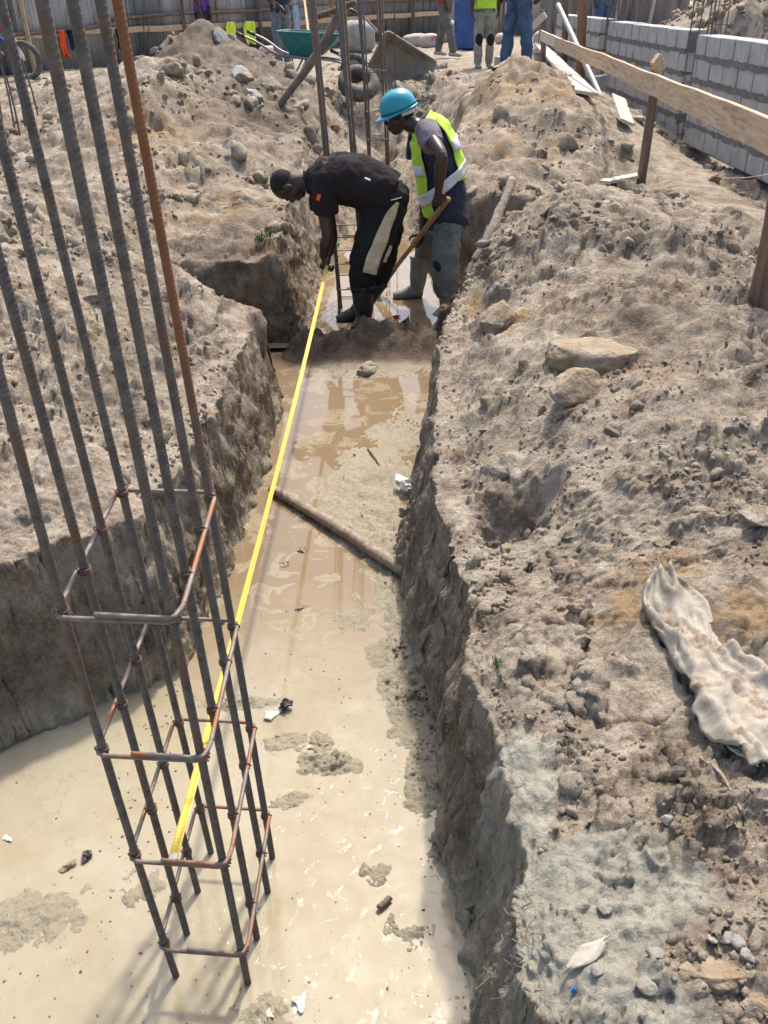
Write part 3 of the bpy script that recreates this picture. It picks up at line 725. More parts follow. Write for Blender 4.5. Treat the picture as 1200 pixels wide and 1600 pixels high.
rock(878, 950, .018, M['rock_ochre'], 'left one of the pair of orange clods', name='clod', cat='clod', chips=1)
rock(850, 1050, .012, M['rock_grey'], 'small round pebble above the cement spill', name='pebble', cat='pebble')
for (x, y, s_, l) in [(945, 1418, .016, 'grey stone chip lying alone in the middle of the cement spill'), (1112, 1478, .014, 'leftmost stone chip of the cluster at the lower right'),
                      (1135, 1472, .018, 'tallest stone chip of the cluster at the lower right'), (1155, 1478, .014, 'stone chip behind the tallest one of the cluster'),
                      (1168, 1500, .017, 'dark stone chip at the right end of the cluster'), (1022, 1495, .017, 'flat round stone half sunk in the cement spill'),
                      (932, 1520, .015, 'stone chip beside the torn paper in the cement spill'), (1015, 1540, .017, 'pale stone chip near the bottom edge of the photo'),
                      (1040, 1285, .016, 'flat slate chip at the top of the cement spill')]:
    rock(x, y, s_, M['rock_grey'], l, cat='stone', name='stone_chip', group='stone chips on the cement spill', sub=3, chips=9, sink=.2)
rock(1112, 1525, .045, M['rock_ochre'], 'big crumbly ochre clod at the lower right corner', name='clod', cat='clod', chips=1, flat=(1.2, .8, .6))
rock(1180, 1578, .024, M['rock_ochre'], 'smaller ochre clod right of the big crumbly one', name='clod', cat='clod', chips=1)
rock(575, 578, .075, MAT_SOIL, 'dark wet clod in front of the mud dam', name='clod', cat='clod', z0=.05, chips=1, flat=(1, .8, .6))
rock(360, 222, .13, M['concrete'], 'flat concrete lump on the left mound near its foot', z0=1.1, flat=(1, .7, .5))
rock(303, 175, .07, M['palesack'], 'white stone on the light side of the left mound', z0=1.3)
rock(270, 165, .16, M['rock_ochre'], 'ochre lump near the top of the left mound', name='clod', cat='clod', z0=1.5, chips=2)
rock(78, 162, .12, M['palesack'], 'pale round stone left of the mound, seen between the rebars', z0=1.0)
for (x, y, s_, l) in [(350, 105, .24, 'whitish broken lump on the dark heap'), (375, 125, .30, 'grey concrete slab piece on the dark heap'), (392, 150, .22, 'lowest pale lump on the dark heap'), (420, 118, .25, 'brown boulder right of the pale lumps')]:
    rock(x, y, s_, M['concrete'] if 'brown' not in l else MAT_CLOD, l, z0=1.4, flat=(1, .8, .7))
for (x, y, l) in [(100, 100, 'pinkish stone by the fence, leftmost'), (145, 103, 'orange stone by the fence between the rebars'), (630, 82, 'grey stone on the yard behind the wheelbarrow')]:
    rock(x, y, .16, M['pinksack'] if 'pink' in l else M['rock_ochre'], l, z0=1.05)

# ------------------------------------------------------------------ foreground rebar cage
def ribbed(b, path, r, pitch=.0105, n=14, rib=.24, step=None):
    """deformed bar: slanted ribs and two long ribs"""
    P = [Vector(p) for p in path]; L = [0]
    for i in range(1, len(P)): L.append(L[-1] + (P[i] - P[i - 1]).length)
    step = step or pitch / 6
    N = int(L[-1] / step); S = np.linspace(0, L[-1], N)
    A = np.array([p[:] for p in P]); C = np.stack([np.interp(S, L, A[:, k]) for k in range(3)], 1)
    d = np.gradient(C, axis=0); d /= np.linalg.norm(d, axis=1, keepdims=True)
    ref = np.cross(d, [0, 1, 0.01]); ref /= np.linalg.norm(ref, axis=1, keepdims=True); bb = np.cross(d, ref)
    a = np.linspace(0, 2 * math.pi, n, endpoint=False) + .35
    ph = S[:, None] / pitch + np.sin(a)[None, :] * .8
    h = np.clip(np.cos(ph * 2 * math.pi) * 1.8 - .2, 0, 1) * (np.abs(np.cos(a))[None, :] < .93) + (np.abs(np.cos(a))[None, :] >= .93) * .9
    R = r * (1 + rib * h)
    V = C[:, None, :] + ref[:, None, :] * (R * np.cos(a))[..., None] + bb[:, None, :] * (R * np.sin(a))[..., None]
    i, k = np.meshgrid(np.arange(N - 1), np.arange(n), indexing='ij')
    q = np.stack([i * n + k, i * n + (k + 1) % n, (i + 1) * n + (k + 1) % n, (i + 1) * n + k], -1).reshape(-1, 4)
    b.add(V.reshape(-1, 3).tolist(), q.tolist()); b.f.append(tuple(len(b.v) - n + k for k in range(n)))
    return b
def coil(b, c, axis, r, wr=.0016, turns=3.2, spread=.006):
    axis = Vector(axis).normalized(); u = axis.orthogonal().normalized(); v = axis.cross(u)
    pts = []
    for i in range(int(turns * 10) + 1):
        t = i / 10 * 2 * math.pi
        pts.append(Vector(c) + u * r * math.cos(t) + v * r * math.sin(t) + axis * spread * (i / (turns * 10) - .5) * 2)
    pts.append(pts[-1] + u * .012 + v * random.uniform(-.01, .01)); b.tube(pts, wr, 5)
bars_px = {  # base, then points higher up the bar
 'L1': [(276, 1525), (191, 1280), (100, 945), (56, 800), (0, 600)], 'L2': [(292, 1459), (191, 1096), (104, 800), (52, 580), (0, 420)],
 'L3': [(309, 1393), (214, 1032), (152, 800), (68, 480), (8, 240)], 'L4': [(329, 1332), (244, 972), (198, 800), (104, 424), (58, 240), (3, 0)],
 'R1': [(387, 1536), (311, 1160), (234, 800), (160, 460), (116, 240), (67, 0)], 'R2': [(401, 1466), (330, 1089), (268, 800), (200, 440), (162, 240), (113, 0)],
 'R3': [(418, 1394), (350, 1017), (304, 800), (236, 440), (204, 240), (157, 0)], 'R4': [(425, 1340), (364, 965), (328, 800), (264, 432), (226, 240), (185, 0)]}
BAR = {}
for k, pl in bars_px.items():
    b0 = pz(*pl[0]); pts = [py(x, y, b0.y) for x, y in pl]
    zz = np.array([p.z for p in pts]); xx = np.array([p.x for p in pts])
    co_ = np.polyfit(zz, xx, 2 if len(pl) > 4 else 1); co_ = np.polyfit(zz, xx, 1) * 1.0 if len(co_) < 3 else co_
    BAR[k] = (co_, b0.y)
def barpt(k, z):
    c, y = BAR[k]
    zc = min(z, 2.3); x = float(np.polyval(c, zc)); sl = float(np.polyval(np.polyder(c), 2.3))
    return Vector((x + (z - zc) * sl, y, z))
cage = empty('rebar_cage', pz(350, 1435), 'tall cage of eight ribbed steel bars standing in the near muddy pit', 'rebar cage', 'column rebar cages')
for k in BAR:
    b = MB(); ribbed(b, [barpt(k, z) for z in np.linspace(-.04, 3.1, 14)], .0076)
    o = b.build('rebar', M['rebar_rusty_top'] if k == 'R4' else M['rebar'], cage, smooth=True)
    if k == 'R4': o['label'] = 'bar with its upper part rusted orange'
def stirrup(cageo, pt, z, r, front=('L1', 'R1'), back=('L4', 'R4'), tilt=0.0, hook=True, keys=None, ties=True, ribs=True, n=10):
    fl, fr, br, bl = pt(front[0], z), pt(front[1], z), pt(back[1], z + tilt), pt(back[0], z + tilt)
    off = .0088 + r
    fl = fl + Vector((-off, -off, 0)); fr = fr + Vector((off, -off, 0)); br = br + Vector((off, off, 0)); bl = bl + Vector((-off, off, 0))
    def corner(a, c, b_, k=.022):
        return [c + (a - c).normalized() * k, c + ((a - c).normalized() + (b_ - c).normalized()) * k * .28, c + (b_ - c).normalized() * k]
    path = corner(br, fr, fl) + corner(fr, fl, bl) + corner(fl, bl, br) + corner(bl, br, fr)
    if hook:
        path = [fr + (fl - fr) * .62 + Vector((0, -.004, .014))] + [q + Vector((0, -.002, .012)) for q in reversed(corner(br, fr, fl))][:2] + [q + Vector((0.004, 0, .012)) for q in corner(br, fr, fl)[:1]] + [] if False else path
    path = path + [fr + (br - fr) * .12, ] + [q + Vector((0, -.003, .011)) for q in corner(br, fr, fl)] + [fr + (fl - fr) * .66 + Vector((0, -.002, .013))]
    b = MB()
    if ribs: ribbed(b, path, r, .007, 8, .09, .0025)
    else: b.tube(path, r, 6)
    b.build('stirrup', M['stirrup'], cageo, smooth=True)
    if ties:
        for k in keys or BAR:
            c = pt(k, z + (tilt * (pt(k, z).y - fl.y) / max(bl.y - fl.y, .01)))
            t = MB(); coil(t, c, (0.05, 0, 1), .0115, spread=.009); coil(t, c + Vector((-.006 if k[0] == 'L' else .006, 0, 0)), (0.3, .9, .3), .0125, turns=1.6)
            t.build('tie_wire', M['rust'], cageo, smooth=True)
def zlev(px, py_, k='L1'): return py(px, py_, BAR[k][1]).z
RING = [(zlev(95, 958), zlev(190, 770, 'L4')), (zlev(162, 1172), zlev(243, 962, 'L4')), (zlev(212, 1337), zlev(285, 1128, 'L4')), (zlev(258, 1475), zlev(313, 1258, 'L4'))]
print('rings', RING)
for za, zb in RING: stirrup(cage, barpt, za, .0052, tilt=max(-.05, min(.05, zb - za)))

# ------------------------------------------------------------------ far cages
def far_cage(bl_px, width, depth, lean, zt, label, name='rebar_cage', rings=(), bars=4, base_z=.02, r=.010, twist=0):
    p = pz(*bl_px, base_z)
    c = empty(name, (p.x + width / 2, p.y + depth / 2, base_z), label, 'rebar cage', 'column rebar cages')
    def pt(k, z):
        side, i = k[0], int(k[1]) - 1
        return Vector((p.x + (0 if side == 'L' else width) + lean * z - .022 * i * z / 2.2 + .012 * math.sin(i * 2 + z * 1.3 + (side == 'R')), p.y + depth * i / (bars - 1), z))
    ks = [s_ + str(i + 1) for s_ in 'LR' for i in range(bars)]
    for k in ks:
        b = MB(); b.tube([pt(k, base_z - .05), pt(k, 1.2), pt(k, zt + random.uniform(-.1, .1))], r, 8)
        b.build('rebar', M['rebar'] if random.random() < .8 else M['rust'], c, smooth=True)
    for z in rings:
        stirrup(c, pt, z, .005, ('L1', 'R1'), ('L' + str(bars), 'R' + str(bars)), ribs=False, ties=False)
    return c
far_cage((531, 491), .20, .38, -.035, 3.2, 'tall rebar cage standing in the water beside the bending man', rings=(.04, .22, .42, .62, .86, 1.06))
far_cage((581, 318), .21, .38, -.02, 3.2, 'farther rebar cage rising behind the bending man and the teal helmet', rings=(.3, .75, 1.05, 1.45), base_z=.05)
b = MB(); q = py(617, 128, 12.6); b.tube([q + Vector((0, 0, -.4)), py(617, 60, 12.6), py(616, -40, 12.6)], .009, 7); b.solo('rebar', M['rust'], 'single thin rusty bar in front of the tipped grey wheelbarrow', 'rebar')

# ------------------------------------------------------------------ tape measure
hand1 = py(511, 414, 6.30)
t0 = Vector((py(268, 1335, BAR['L1'][1] - .02).x, BAR['L1'][1] - .02, RING[2][0] + .008))
tm = empty('tape_measure', t0, 'long yellow tape measure stretched from the near rebar cage to the bending man', 'tape measure')
b = MB(); W = []; N = 60
for i in range(N + 1):
    t = i / N; p = t0.lerp(hand1, t); p.z -= .10 * 4 * t * (1 - t) * .5
    tw = .25 * math.sin(t * 5) + .12
    for s_ in (-1, -.5, 0, .5, 1):
        W.append(p + Vector((math.cos(tw) * s_ * .0115, 0, math.sin(tw) * s_ * .0115 + .0016 * (abs(s_) - .5) * 2)))
f = [(i * 5 + k, i * 5 + k + 1, (i + 1) * 5 + k + 1, (i + 1) * 5 + k) for i in range(N) for k in range(4)]
b.add(W, f); o = b.build('blade', M['tape'], tm, smooth=True)
m = o.modifiers.new('solid', 'SOLIDIFY'); m.thickness = .0006
b = MB(); b.box(t0 + Vector((0, -.003, -.004)), (.018, .003, .014)).box(t0 + Vector((0, .008, .0015)), (.018, .02, .0015)); b.build('hook', M['metalbar'], tm)

# ------------------------------------------------------------------ sticks
def stick(pts, r, mat, name, label, cat, n=10, group=None, wob=.12):
    pts = [Vector(p) for p in pts]; b = MB()
    P, R = catmull(pts, [r] * len(pts) if not hasattr(r, '__len__') else r, 8)
    R = [tuple(a * (1 + wob * random.uniform(-1, 1)) for a in q) for q in R]
    P = [p + Vector([random.uniform(-1, 1) * q[0] * wob for _ in range(3)]) for p, q in zip(P, R)]
    b.tube(P, R, n)
    return b.solo(name, mat, label, cat, group, smooth=True)
stick([pz(425, 763, .03), pz(520, 820, .035), pz(633, 893, .05)], [.024, .028, .027], M['stick'], 'wooden_pole', 'muddy wooden pole lying across the flooded trench', 'pole')
e = on_ground(755, 392); stick([e + Vector((-.05, -.02, -.06)), e + Vector((.06, .1, .10)), py(801, 280, e.y + .45)], [.03, .033, .028], M['stick'], 'wooden_pole', 'pale round pole sticking up from the right bank beside the helmeted man', 'pole')
e = on_ground(437, 186, 1.0); stick([e - Vector((0.02, 0, .05)), py(498, 80, e.y + .15), py(535, 3, e.y + .3)], [.045, .045, .04], M['darkstick'], 'wooden_pole', 'thin brown pole leaning up against the rebar cage', 'pole')
stick([py(497, 26, 7.2), py(525, 16, 7.15), py(556, 3, 7.1)], .022, M['post'], 'stick', 'short stick tied level across the top of the middle rebar cage', 'stick')
stick([on_ground(447, 80, 1.1) + Vector((0, 0, .1)), py(425, -5, 16.6)], .03, M['darkstick'], 'tool_handle', 'dark wooden tool handle leaning beside the man in the dark shirt', 'tool')
stick([py(362, 85, 14.2), py(405, 97, 14.0), py(430, 102, 13.8)], [.07, .08, .07], M['darkstick'], 'wooden_pole', 'thick log lying over the dark heap', 'log')
stick([pz(592, 1418, .012), pz(600, 1411, .014), pz(609, 1403, .012)], .0085, M['darkstick'], 'twig', 'short brown stick floating in the near mud', 'stick')
stick([on_ground(1093, 1188) + Vector((0, 0, .006)), on_ground(1125, 1215) + Vector((0, 0, .012)), on_ground(1158, 1268) + Vector((0, 0, .006))], [.003, .004, .003], M['stick'], 'twig', 'thin bent grey twig on the bare soil below the torn sack', 'twig', n=6)
stick([pz(575, 700, .01), pz(588, 718, .02), pz(600, 738, .01)], .006, M['drygrass'], 'twig', 'thin twig standing in the puddle edge mid trench', 'twig', n=6)

# ------------------------------------------------------------------ block walls
def block_wall(y0, y1, z0, courses, label, x0=3.46, xt=.22, bl=.40, bh=.19, gap=.028):
    root = empty('block_wall', (x0 + xt / 2, (y0 + y1) / 2, z0), label, 'wall', 'low concrete block walls')
    mo = MB(); zt = z0 + courses * (bh + gap)
    # rough mortar core
    nz, ny = courses * 8, int((y1 - y0) / .05)
    mo.box((x0 + xt / 2, (y0 + y1) / 2, (z0 + zt) / 2 - gap), (xt - .012, y1 - y0 - .02, zt - z0 - gap * 1.2))
    mo.build('mortar', M['mortar'], root)
    bb = MB()
    for c in range(courses):
        y = y0 - (bl / 2 if c % 2 else 0)
        z = z0 + c * (bh + gap) + bh / 2
        while y < y1 - .06:
            a = max(y + .010, y0); e_ = min(y + bl - .010, y1)
            if e_ - a > .05:
                j = random.uniform(-.004, .004)
                bb.box((x0 + xt / 2 + j, (a + e_) / 2, z + random.uniform(-.003, .003)), (xt + .006, e_ - a, bh), rot=random.uniform(-.008, .008), jit=.003)
            y += bl
    o = bb.build('blocks', M['block'], root); bevel(o, .008, 2)
    # mortar squeezed out of the bed joints in lumpy tongues
    sq = MB()
    for c in range(1, courses):
        z = z0 + c * (bh + gap) - gap / 2
        N = int((y1 - y0) / .02); top = []; bot = []
        for i in range(N + 1):
            y = y0 + (y1 - y0) * i / N
            top.append((x0 - .007, y, z + .022 + .012 * math.sin(y * 9 + c) * math.sin(y * 23 + c)))
            bot.append((x0 - .007, y, z - .024 - .016 * abs(math.sin(y * 7.85 + c * 1.3))))
        nb = len(top)
        vs = top + bot + [(x0 + .02, q[1], q[2]) for q in top] + [(x0 + .02, q[1], q[2]) for q in bot]
        fs = [(i, i + nb, i + nb + 1, i + 1) for i in range(N)] + [(i, i + 1, i + 1 + 2 * nb, i + 2 * nb) for i in range(N)] + [(i + nb, i + 3 * nb, i + 3 * nb + 1, i + nb + 1) for i in range(N)]
        sq.add(vs, fs)
    sq.build('bed_joint', M['mortar'], root)
    return zt
ztop = py(1087, 50, 10.5).z
CZ = .218
block_wall(3.0, 10.50, ztop - 5 * CZ, 5, 'nearest stretch of grey concrete block wall along the right side')
block_wall(10.85, 14.6, ztop - 5 * CZ + .03, 5, 'middle stretch of grey concrete block wall')
block_wall(14.95, 18.6, ztop - 5 * CZ + .05, 5, 'farthest stretch of grey concrete block wall', x0=3.42)
def column_bars(x, y, z0, z1, label, n=4, s_=.16):
    c = empty('rebar_cage', (x, y, z0), label, 'rebar cage', 'wall column rebars')
    def pt(k, z):
        i = int(k[1]); return Vector((x + (s_ / 2 if i % 2 else -s_ / 2), y + (s_ / 2 if i > 1 else -s_ / 2), z))
    for i in range(4):
        b = MB(); b.tube([pt('b%d' % i, z0), pt('b%d' % i, z1) + Vector((random.uniform(-.05, .05), 0, random.uniform(-.1, .2)))], .007, 6); b.build('rebar', M['rebar'], c)
    for z in np.arange(z0 + .15, z1, .27):
        b = MB(); q = [pt('b0', z), pt('b1', z), pt('b3', z), pt('b2', z), pt('b0', z)]; b.tube(q, .004, 5); b.build('stirrup', M['rust'], c)
column_bars(3.55, 10.68, .6, 2.6, 'thin rebar cage in the gap between the nearest and middle wall')
column_bars(3.55, 14.78, .7, 2.6, 'thin rebar cage in the gap between the middle and farthest wall')
column_bars(4.6, 13.2, .8, 2.9, 'rebar cage standing behind the wall before the rubble heap')

# ------------------------------------------------------------------ boards and posts on the right
def beam(a, b_, w, h, mat, name, label, cat, up=(0, 0, 1), group=None, seg=10, wob=.004, parent=None):
    a = Vector(a); b_ = Vector(b_); d = (b_ - a).normalized(); s_ = d.cross(Vector(up)).normalized(); u = s_.cross(d)
    B = MB(); vs = []
    for i in range(seg + 1):
        p = a.lerp(b_, i / seg) + u * random.uniform(-wob, wob) + s_ * random.uniform(-wob, wob)
        for q, r_ in ((-1, -1), (1, -1), (1, 1), (-1, 1)): vs.append(p + s_ * q * w / 2 + u * r_ * h / 2)
    f = [(3, 2, 1, 0), tuple(seg * 4 + k for k in range(4))]
    for i in range(seg):
        for k in range(4): f.append((i * 4 + k, i * 4 + (k + 1) % 4, (i + 1) * 4 + (k + 1) % 4, (i + 1) * 4 + k))
    B.add(vs, f)
    if parent: o = B.build(name, mat, parent)
    else: o = B.solo(name, mat, label, cat, group)
    bevel(o, min(w, h) * .12, 1); return o
def post(px, pyb, pxt, pyt, z0, r, mat, label, square=False, top_extra=0, group='posts of the board rail'):
    g = on_ground(px, pyb, z0); t = py(pxt, pyt, g.y); t = t + (t - g).normalized() * top_extra
    if square: return beam(g - Vector((0, 0, .15)), t, r * 2, r * 2, mat, 'wooden_post', label, 'post', up=(0, 1, 0), group=group)
    return stick([g - Vector((0, 0, .15)), g.lerp(t, .5), t], [r * 1.05, r, r], mat, 'wooden_post', label, 'post', group=group, wob=.04)
post(1001, 287, 1030, 88, .85, .041, M['post'], 'tapering dark post under the board rail, with a sawn stub on top')
post(1187, 470, 1240, 200, .9, .048, M['post'], 'dark post cut off by the right edge of the photo')
post(908, 128, 912, -60, .95, .075, M['redpost'], 'tall reddish brown round post in front of the block wall')
post(882, 108, 884, -30, 1.0, .055, M['post'], 'darker round post left of the tall reddish one')
post(827, 110, 829, 22, 1.1, .04, M['post'], 'left short square post beside the man in jeans', square=True)
post(850, 118, 849, 15, 1.1, .04, M['post'], 'right short square post beside the man in jeans', square=True)
R0, R1, R2_, R3 = py(1330, 268, 3.3), py(1205, 214, 4.45), py(1006, 126, 7.85), py(845, 55, 16)
mid = py(905, 82, 12.0)
beam(R0, R1.lerp(R2_, .97), .028, .15, M['board'], 'rail_board', 'long light wooden board nailed level on the posts, near length', 'board')
beam(R1.lerp(R2_, .90) + Vector((.03, 0, -.01)), py(868, 66, 14), .028, .15, M['board'], 'rail_board', 'middle length of the light board rail', 'board', wob=.008)
beam(py(880, 73, 13.6) + Vector((.03, 0, 0)), R3, .028, .15, M['pale_board'], 'rail_board', 'far pale length of the board rail before the man in jeans', 'board')
g = py(1024, 104, 7.8); beam(g + Vector((-.02, -.03, .06)), g + Vector((.06, .02, -.03)), .05, .10, M['board'], 'wood_offcut', 'sawn wood offcut nailed on top of the post', 'offcut')
for k in range(3):
    b = MB(); q = g + Vector((-.02 + k * .045, 0, -.02)); b.tube([q, q + Vector((.006, 0, -.09))], .003, 5); b.solo('nail', M['rust'], ['left', 'middle', 'right'][k] + 'most nail of the three below the sawn offcut' if k != 1 else 'middle nail of the three below the sawn offcut', 'nail', 'nails by the offcut')
beam(on_ground(912, 160, 1.1) + Vector((.02, -.05, .10)), on_ground(842, 82, 1.2) + Vector((0, 0, .16)), .24, .035, M['pale_board'], 'plank', 'wide pale plank lying on the heap below the rail', 'plank', up=(.15, 0, 1))
g = on_ground(972, 195, 1.0); beam(g + Vector((.02, -.1, .04)), py(966, 152, g.y + .55), .16, .03, M['pale_board'], 'plank', 'short upright pale plank end speckled with mortar', 'plank', up=(.25, -.7, .6))
a_, c_ = on_ground(945, 282, .9), on_ground(993, 256, .9); beam(a_ + Vector((0, 0, .03)), c_ + Vector((.08, .1, .07)), .10, .03, M['pale_board'], 'plank', 'small pale board half buried beside the dark post', 'plank')
beam(py(820, 55, 15.6), py(852, 22, 15.4), .03, .10, M['pale_board'], 'plank', 'small pale crosspiece on the short square posts', 'plank')
a_ = py(872, 8, 13.8); c_ = on_ground(905, 75, 1.0); stick([a_, a_.lerp(py(940, 155, 11.2), .5), py(940, 155, 11.2)], .035, M['metalbar'], 'metal_prop', 'grey metal tube prop leaning between the posts', 'prop', wob=.02)
a_ = on_ground(930, 148, .95); b = MB(); b.box(a_ + Vector((0, 0, .1)), (.06, .14, .26), rot=.5).box(a_ + Vector((.08, 0, .14)), (.14, .04, .2), rot=.5); o = b.solo('broken_block', M['block'], 'broken concrete block at the foot of the middle wall', 'block'); bevel(o, .01)
for (x, y, l) in [(993, 172, 'white mortar lump left of the speckled plank end'), (998, 192, 'white broken block piece right of the speckled plank end')]:
    rock(x, y, .07, M['block'], l, name='mortar_lump', cat='lump', z0=.9, sub=3)
rock(1115, 278, .07, M['rock_ochre'], 'brown stone at the edge of the path below the block wall', z0=.75)
b = MB(); q0 = py(1125, 278, 8.3); q1 = py(1240, 262, 7.0); b.tube([q0, q0.lerp(q1, .5) - Vector((0, 0, .03)), q1], .004, 5, smoothpath=4); b.solo('cord', M['palesack'], 'pale cord running along the foot of the block wall', 'cord')

# ------------------------------------------------------------------ corrugated fence
FA, FB = pz(0, 118, 1.02), pz(667, 60, 1.1)
Fd = Vector((FB.x - FA.x, FB.y - FA.y, 0)).normalized(); Fn = Vector((Fd.y, -Fd.x, 0))
if Fn.y > 0: Fn = -Fn
def fpx(px, py_, off=0.0):
    """point of the fence plane (moved off towards the camera) seen at a pixel"""
    d = ray(px, py_); o = FA + Fn * off - Vector((0, 0, CAMH)); t = (o.x * Fn.x + o.y * Fn.y) / (d.x * Fn.x + d.y * Fn.y)
    return Vector((d.x * t, d.y * t, CAMH + d.z * t))
flen = (FB - FA).length
fence = empty('corrugated_fence', FA + Fd * flen / 2, 'long fence of grey corrugated metal sheets across the back of the site', 'fence')
s0 = -6.0; k = 0; send = (fpx(868, 40) - FA).dot(Fd)
seqm = [1, 1, 1, 0, 2, 3, 2, 1, 3, 0, 0, 1, 0, 4, 0, 1, 2, 3, 0, 1, 4]
while s0 < send:
    w = random.uniform(.78, .95); hgt = random.uniform(2.5, 2.9); b = MB(); n = 44; vs = []
    off = .012 * (k % 2); lean = random.uniform(-.02, .02)
    for j in (0, .5, 1):
        for i in range(n + 1):
            p = FA + Fd * (s0 + w * i / n + lean * j) + Fn * (off + .017 * math.sin(i / n * w / .076 * 2 * math.pi)); vs.append((p.x, p.y, .85 + j * hgt))
    b.add(vs, [(j * (n + 1) + i, j * (n + 1) + i + 1, (j + 1) * (n + 1) + i + 1, (j + 1) * (n + 1) + i) for j in range(2) for i in range(n)])
    o = b.build('metal_sheet', CORR[seqm[k % len(seqm)]], fence, smooth=True); mo = o.modifiers.new('s', 'SOLIDIFY'); mo.thickness = .002
    s0 += w - .06; k += 1
def railp(a, b_, r, mat, sq=False):
    if sq: beam(a, b_, .04, .11, mat, 'rail', None, None, parent=fence, wob=.01)
    else:
        B = MB(); B.tube([a, a.lerp(b_, .3) + Vector((0, 0, .03)), a.lerp(b_, .7) - Vector((0, 0, .02)), b_], r, 8, smoothpath=5); B.build('rail', mat, fence, smooth=True)
railp(fpx(-120, 72, .08), fpx(175, 38, .08), .035, M['darkstick']); railp(fpx(175, 31, .08), fpx(470, 10, .08), .035, M['darkstick']); railp(fpx(440, 10, .08), fpx(870, -8, .08), .03, M['darkstick'])
railp(fpx(-120, 66, .07), fpx(170, 47, .07), 0, M['board'], True); railp(fpx(160, 48, .07), fpx(435, 37, .07), 0, M['board'], True); railp(fpx(440, 37, .07), fpx(700, 19, .07), 0, M['board'], True)
for (x, m_) in ((52, 'board'), (292, 'post'), (408, 'post'), (642, 'post'), (-90, 'post'), (780, 'post')):
    t_, bo = fpx(x, 0, .12), fpx(x + 4, 120 - x * .05, .12)
    bo.z = .9; beam(bo, Vector((bo.x, bo.y, 3.3)), .07, .07, M[m_], 'post', None, None, parent=fence, up=(0, 1, 0))
stick([on_ground(488, 100, 1.1), fpx(474, -10, .2)], .03, M['timber'], 'wooden_pole', 'light thin pole leaning on the fence behind the teal wheelbarrow', 'pole', wob=.05)
stick([on_ground(542, 85, 1.1), py(515, -5, 17)], .035, M['redpost'], 'wooden_pole', 'reddish pole leaning right behind the middle rebar cage', 'pole', wob=.05)

def hanging(c, w, h, mat, label, cat='vest', name='hung_cloth', folds=5, group=None, taper=.7):
    b = MB(); nx, nz = 24, 18; vs = []; ph = random.uniform(0, 6)
    for j in range(nz + 1):
        t = j / nz
        for i in range(nx + 1):
            u = i / nx - .5
            ww = w * (.72 + .28 * sstep(0, .25, t) - (1 - taper) * .5 * t * t)
            y = .05 * float(vn2(np.array([u * folds * .9 + ph]), np.array([t * .8]), 3)[0]) * (.5 + t) + .02; u = u + .04 * math.sin(t * 4 + ph) * t
            edge = .05 * h * math.sin(u * 9 + ph) * (t > .8)
            p = c + Fd * (u * ww + .015 * math.sin(t * 6 + ph)) + Fn * y
            vs.append((p.x, p.y, c.z - t * h + edge))
    b.add(vs, [(j * (nx + 1) + i, j * (nx + 1) + i + 1, (j + 1) * (nx + 1) + i + 1, (j + 1) * (nx + 1) + i) for j in range(nz) for i in range(nx)])
    o = b.solo(name, mat, label, cat, group, smooth=True); mo = o.modifiers.new('s', 'SOLIDIFY'); mo.thickness = .012; return o
hanging(fpx(358, 34, .16), .32, .52, M['hiyellow'], 'left yellow-green safety vest hanging on the fence rail', taper=.55, group='safety vests on the fence rail')
hanging(fpx(388, 33, .16), .30, .45, M['hiyellow'], 'right yellow-green safety vest hanging on the fence rail', group='safety vests on the fence rail')
hanging(fpx(94, 47, .16), .16, .44, M['orange'], 'bright orange cloth hanging on the fence rail', 'cloth')
hanging(fpx(108, 46, .17), .14, .34, M['blackcloth'], 'black cloth hanging beside the orange one', 'cloth')
hanging(fpx(183, 44, .16), .12, .38, M['blackcloth'], 'narrow dark cloth hanging on the rail seen between the rebars', 'cloth')
hanging(fpx(461, 8, .16), .22, .75, M['lightblue'], 'light blue cloth hanging behind the man in the dark shirt', 'cloth')

# shed of upright boards behind the walls
b = MB(); x = 3.6
sh = empty('board_shed', (5.0, 20.5, 1.05), 'dark shed wall of upright grey boards and sheets beyond the block walls', 'shed')
while x < 6.35:
    w = random.uniform(.10, .2); lean = random.uniform(-.1, .1)
    b.add([(x, 20.5 + random.uniform(0, .04), 1.0), (x + w, 20.5, 1.0), (x + w + lean * .3, 20.6, 3.2), (x + lean * .3, 20.6, 3.2)], [(0, 1, 2, 3)]); x += w * .9
o = b.build('boards', M['darkgrey'] if False else CORR[4], sh); mo = o.modifiers.new('s', 'SOLIDIFY'); mo.thickness = .025
for x in (4.1, 4.9, 5.6): beam(Vector((x, 20.35, 1.0)), Vector((x + .25, 20.45, 3.2)), .06, .06, M['pale_board'], 'prop', None, None, parent=sh)
b = MB(); b.box((5.0, 21.4, 2.1), (2.6, 1.6, 2.2)); b.build('back', CORR[1], sh)

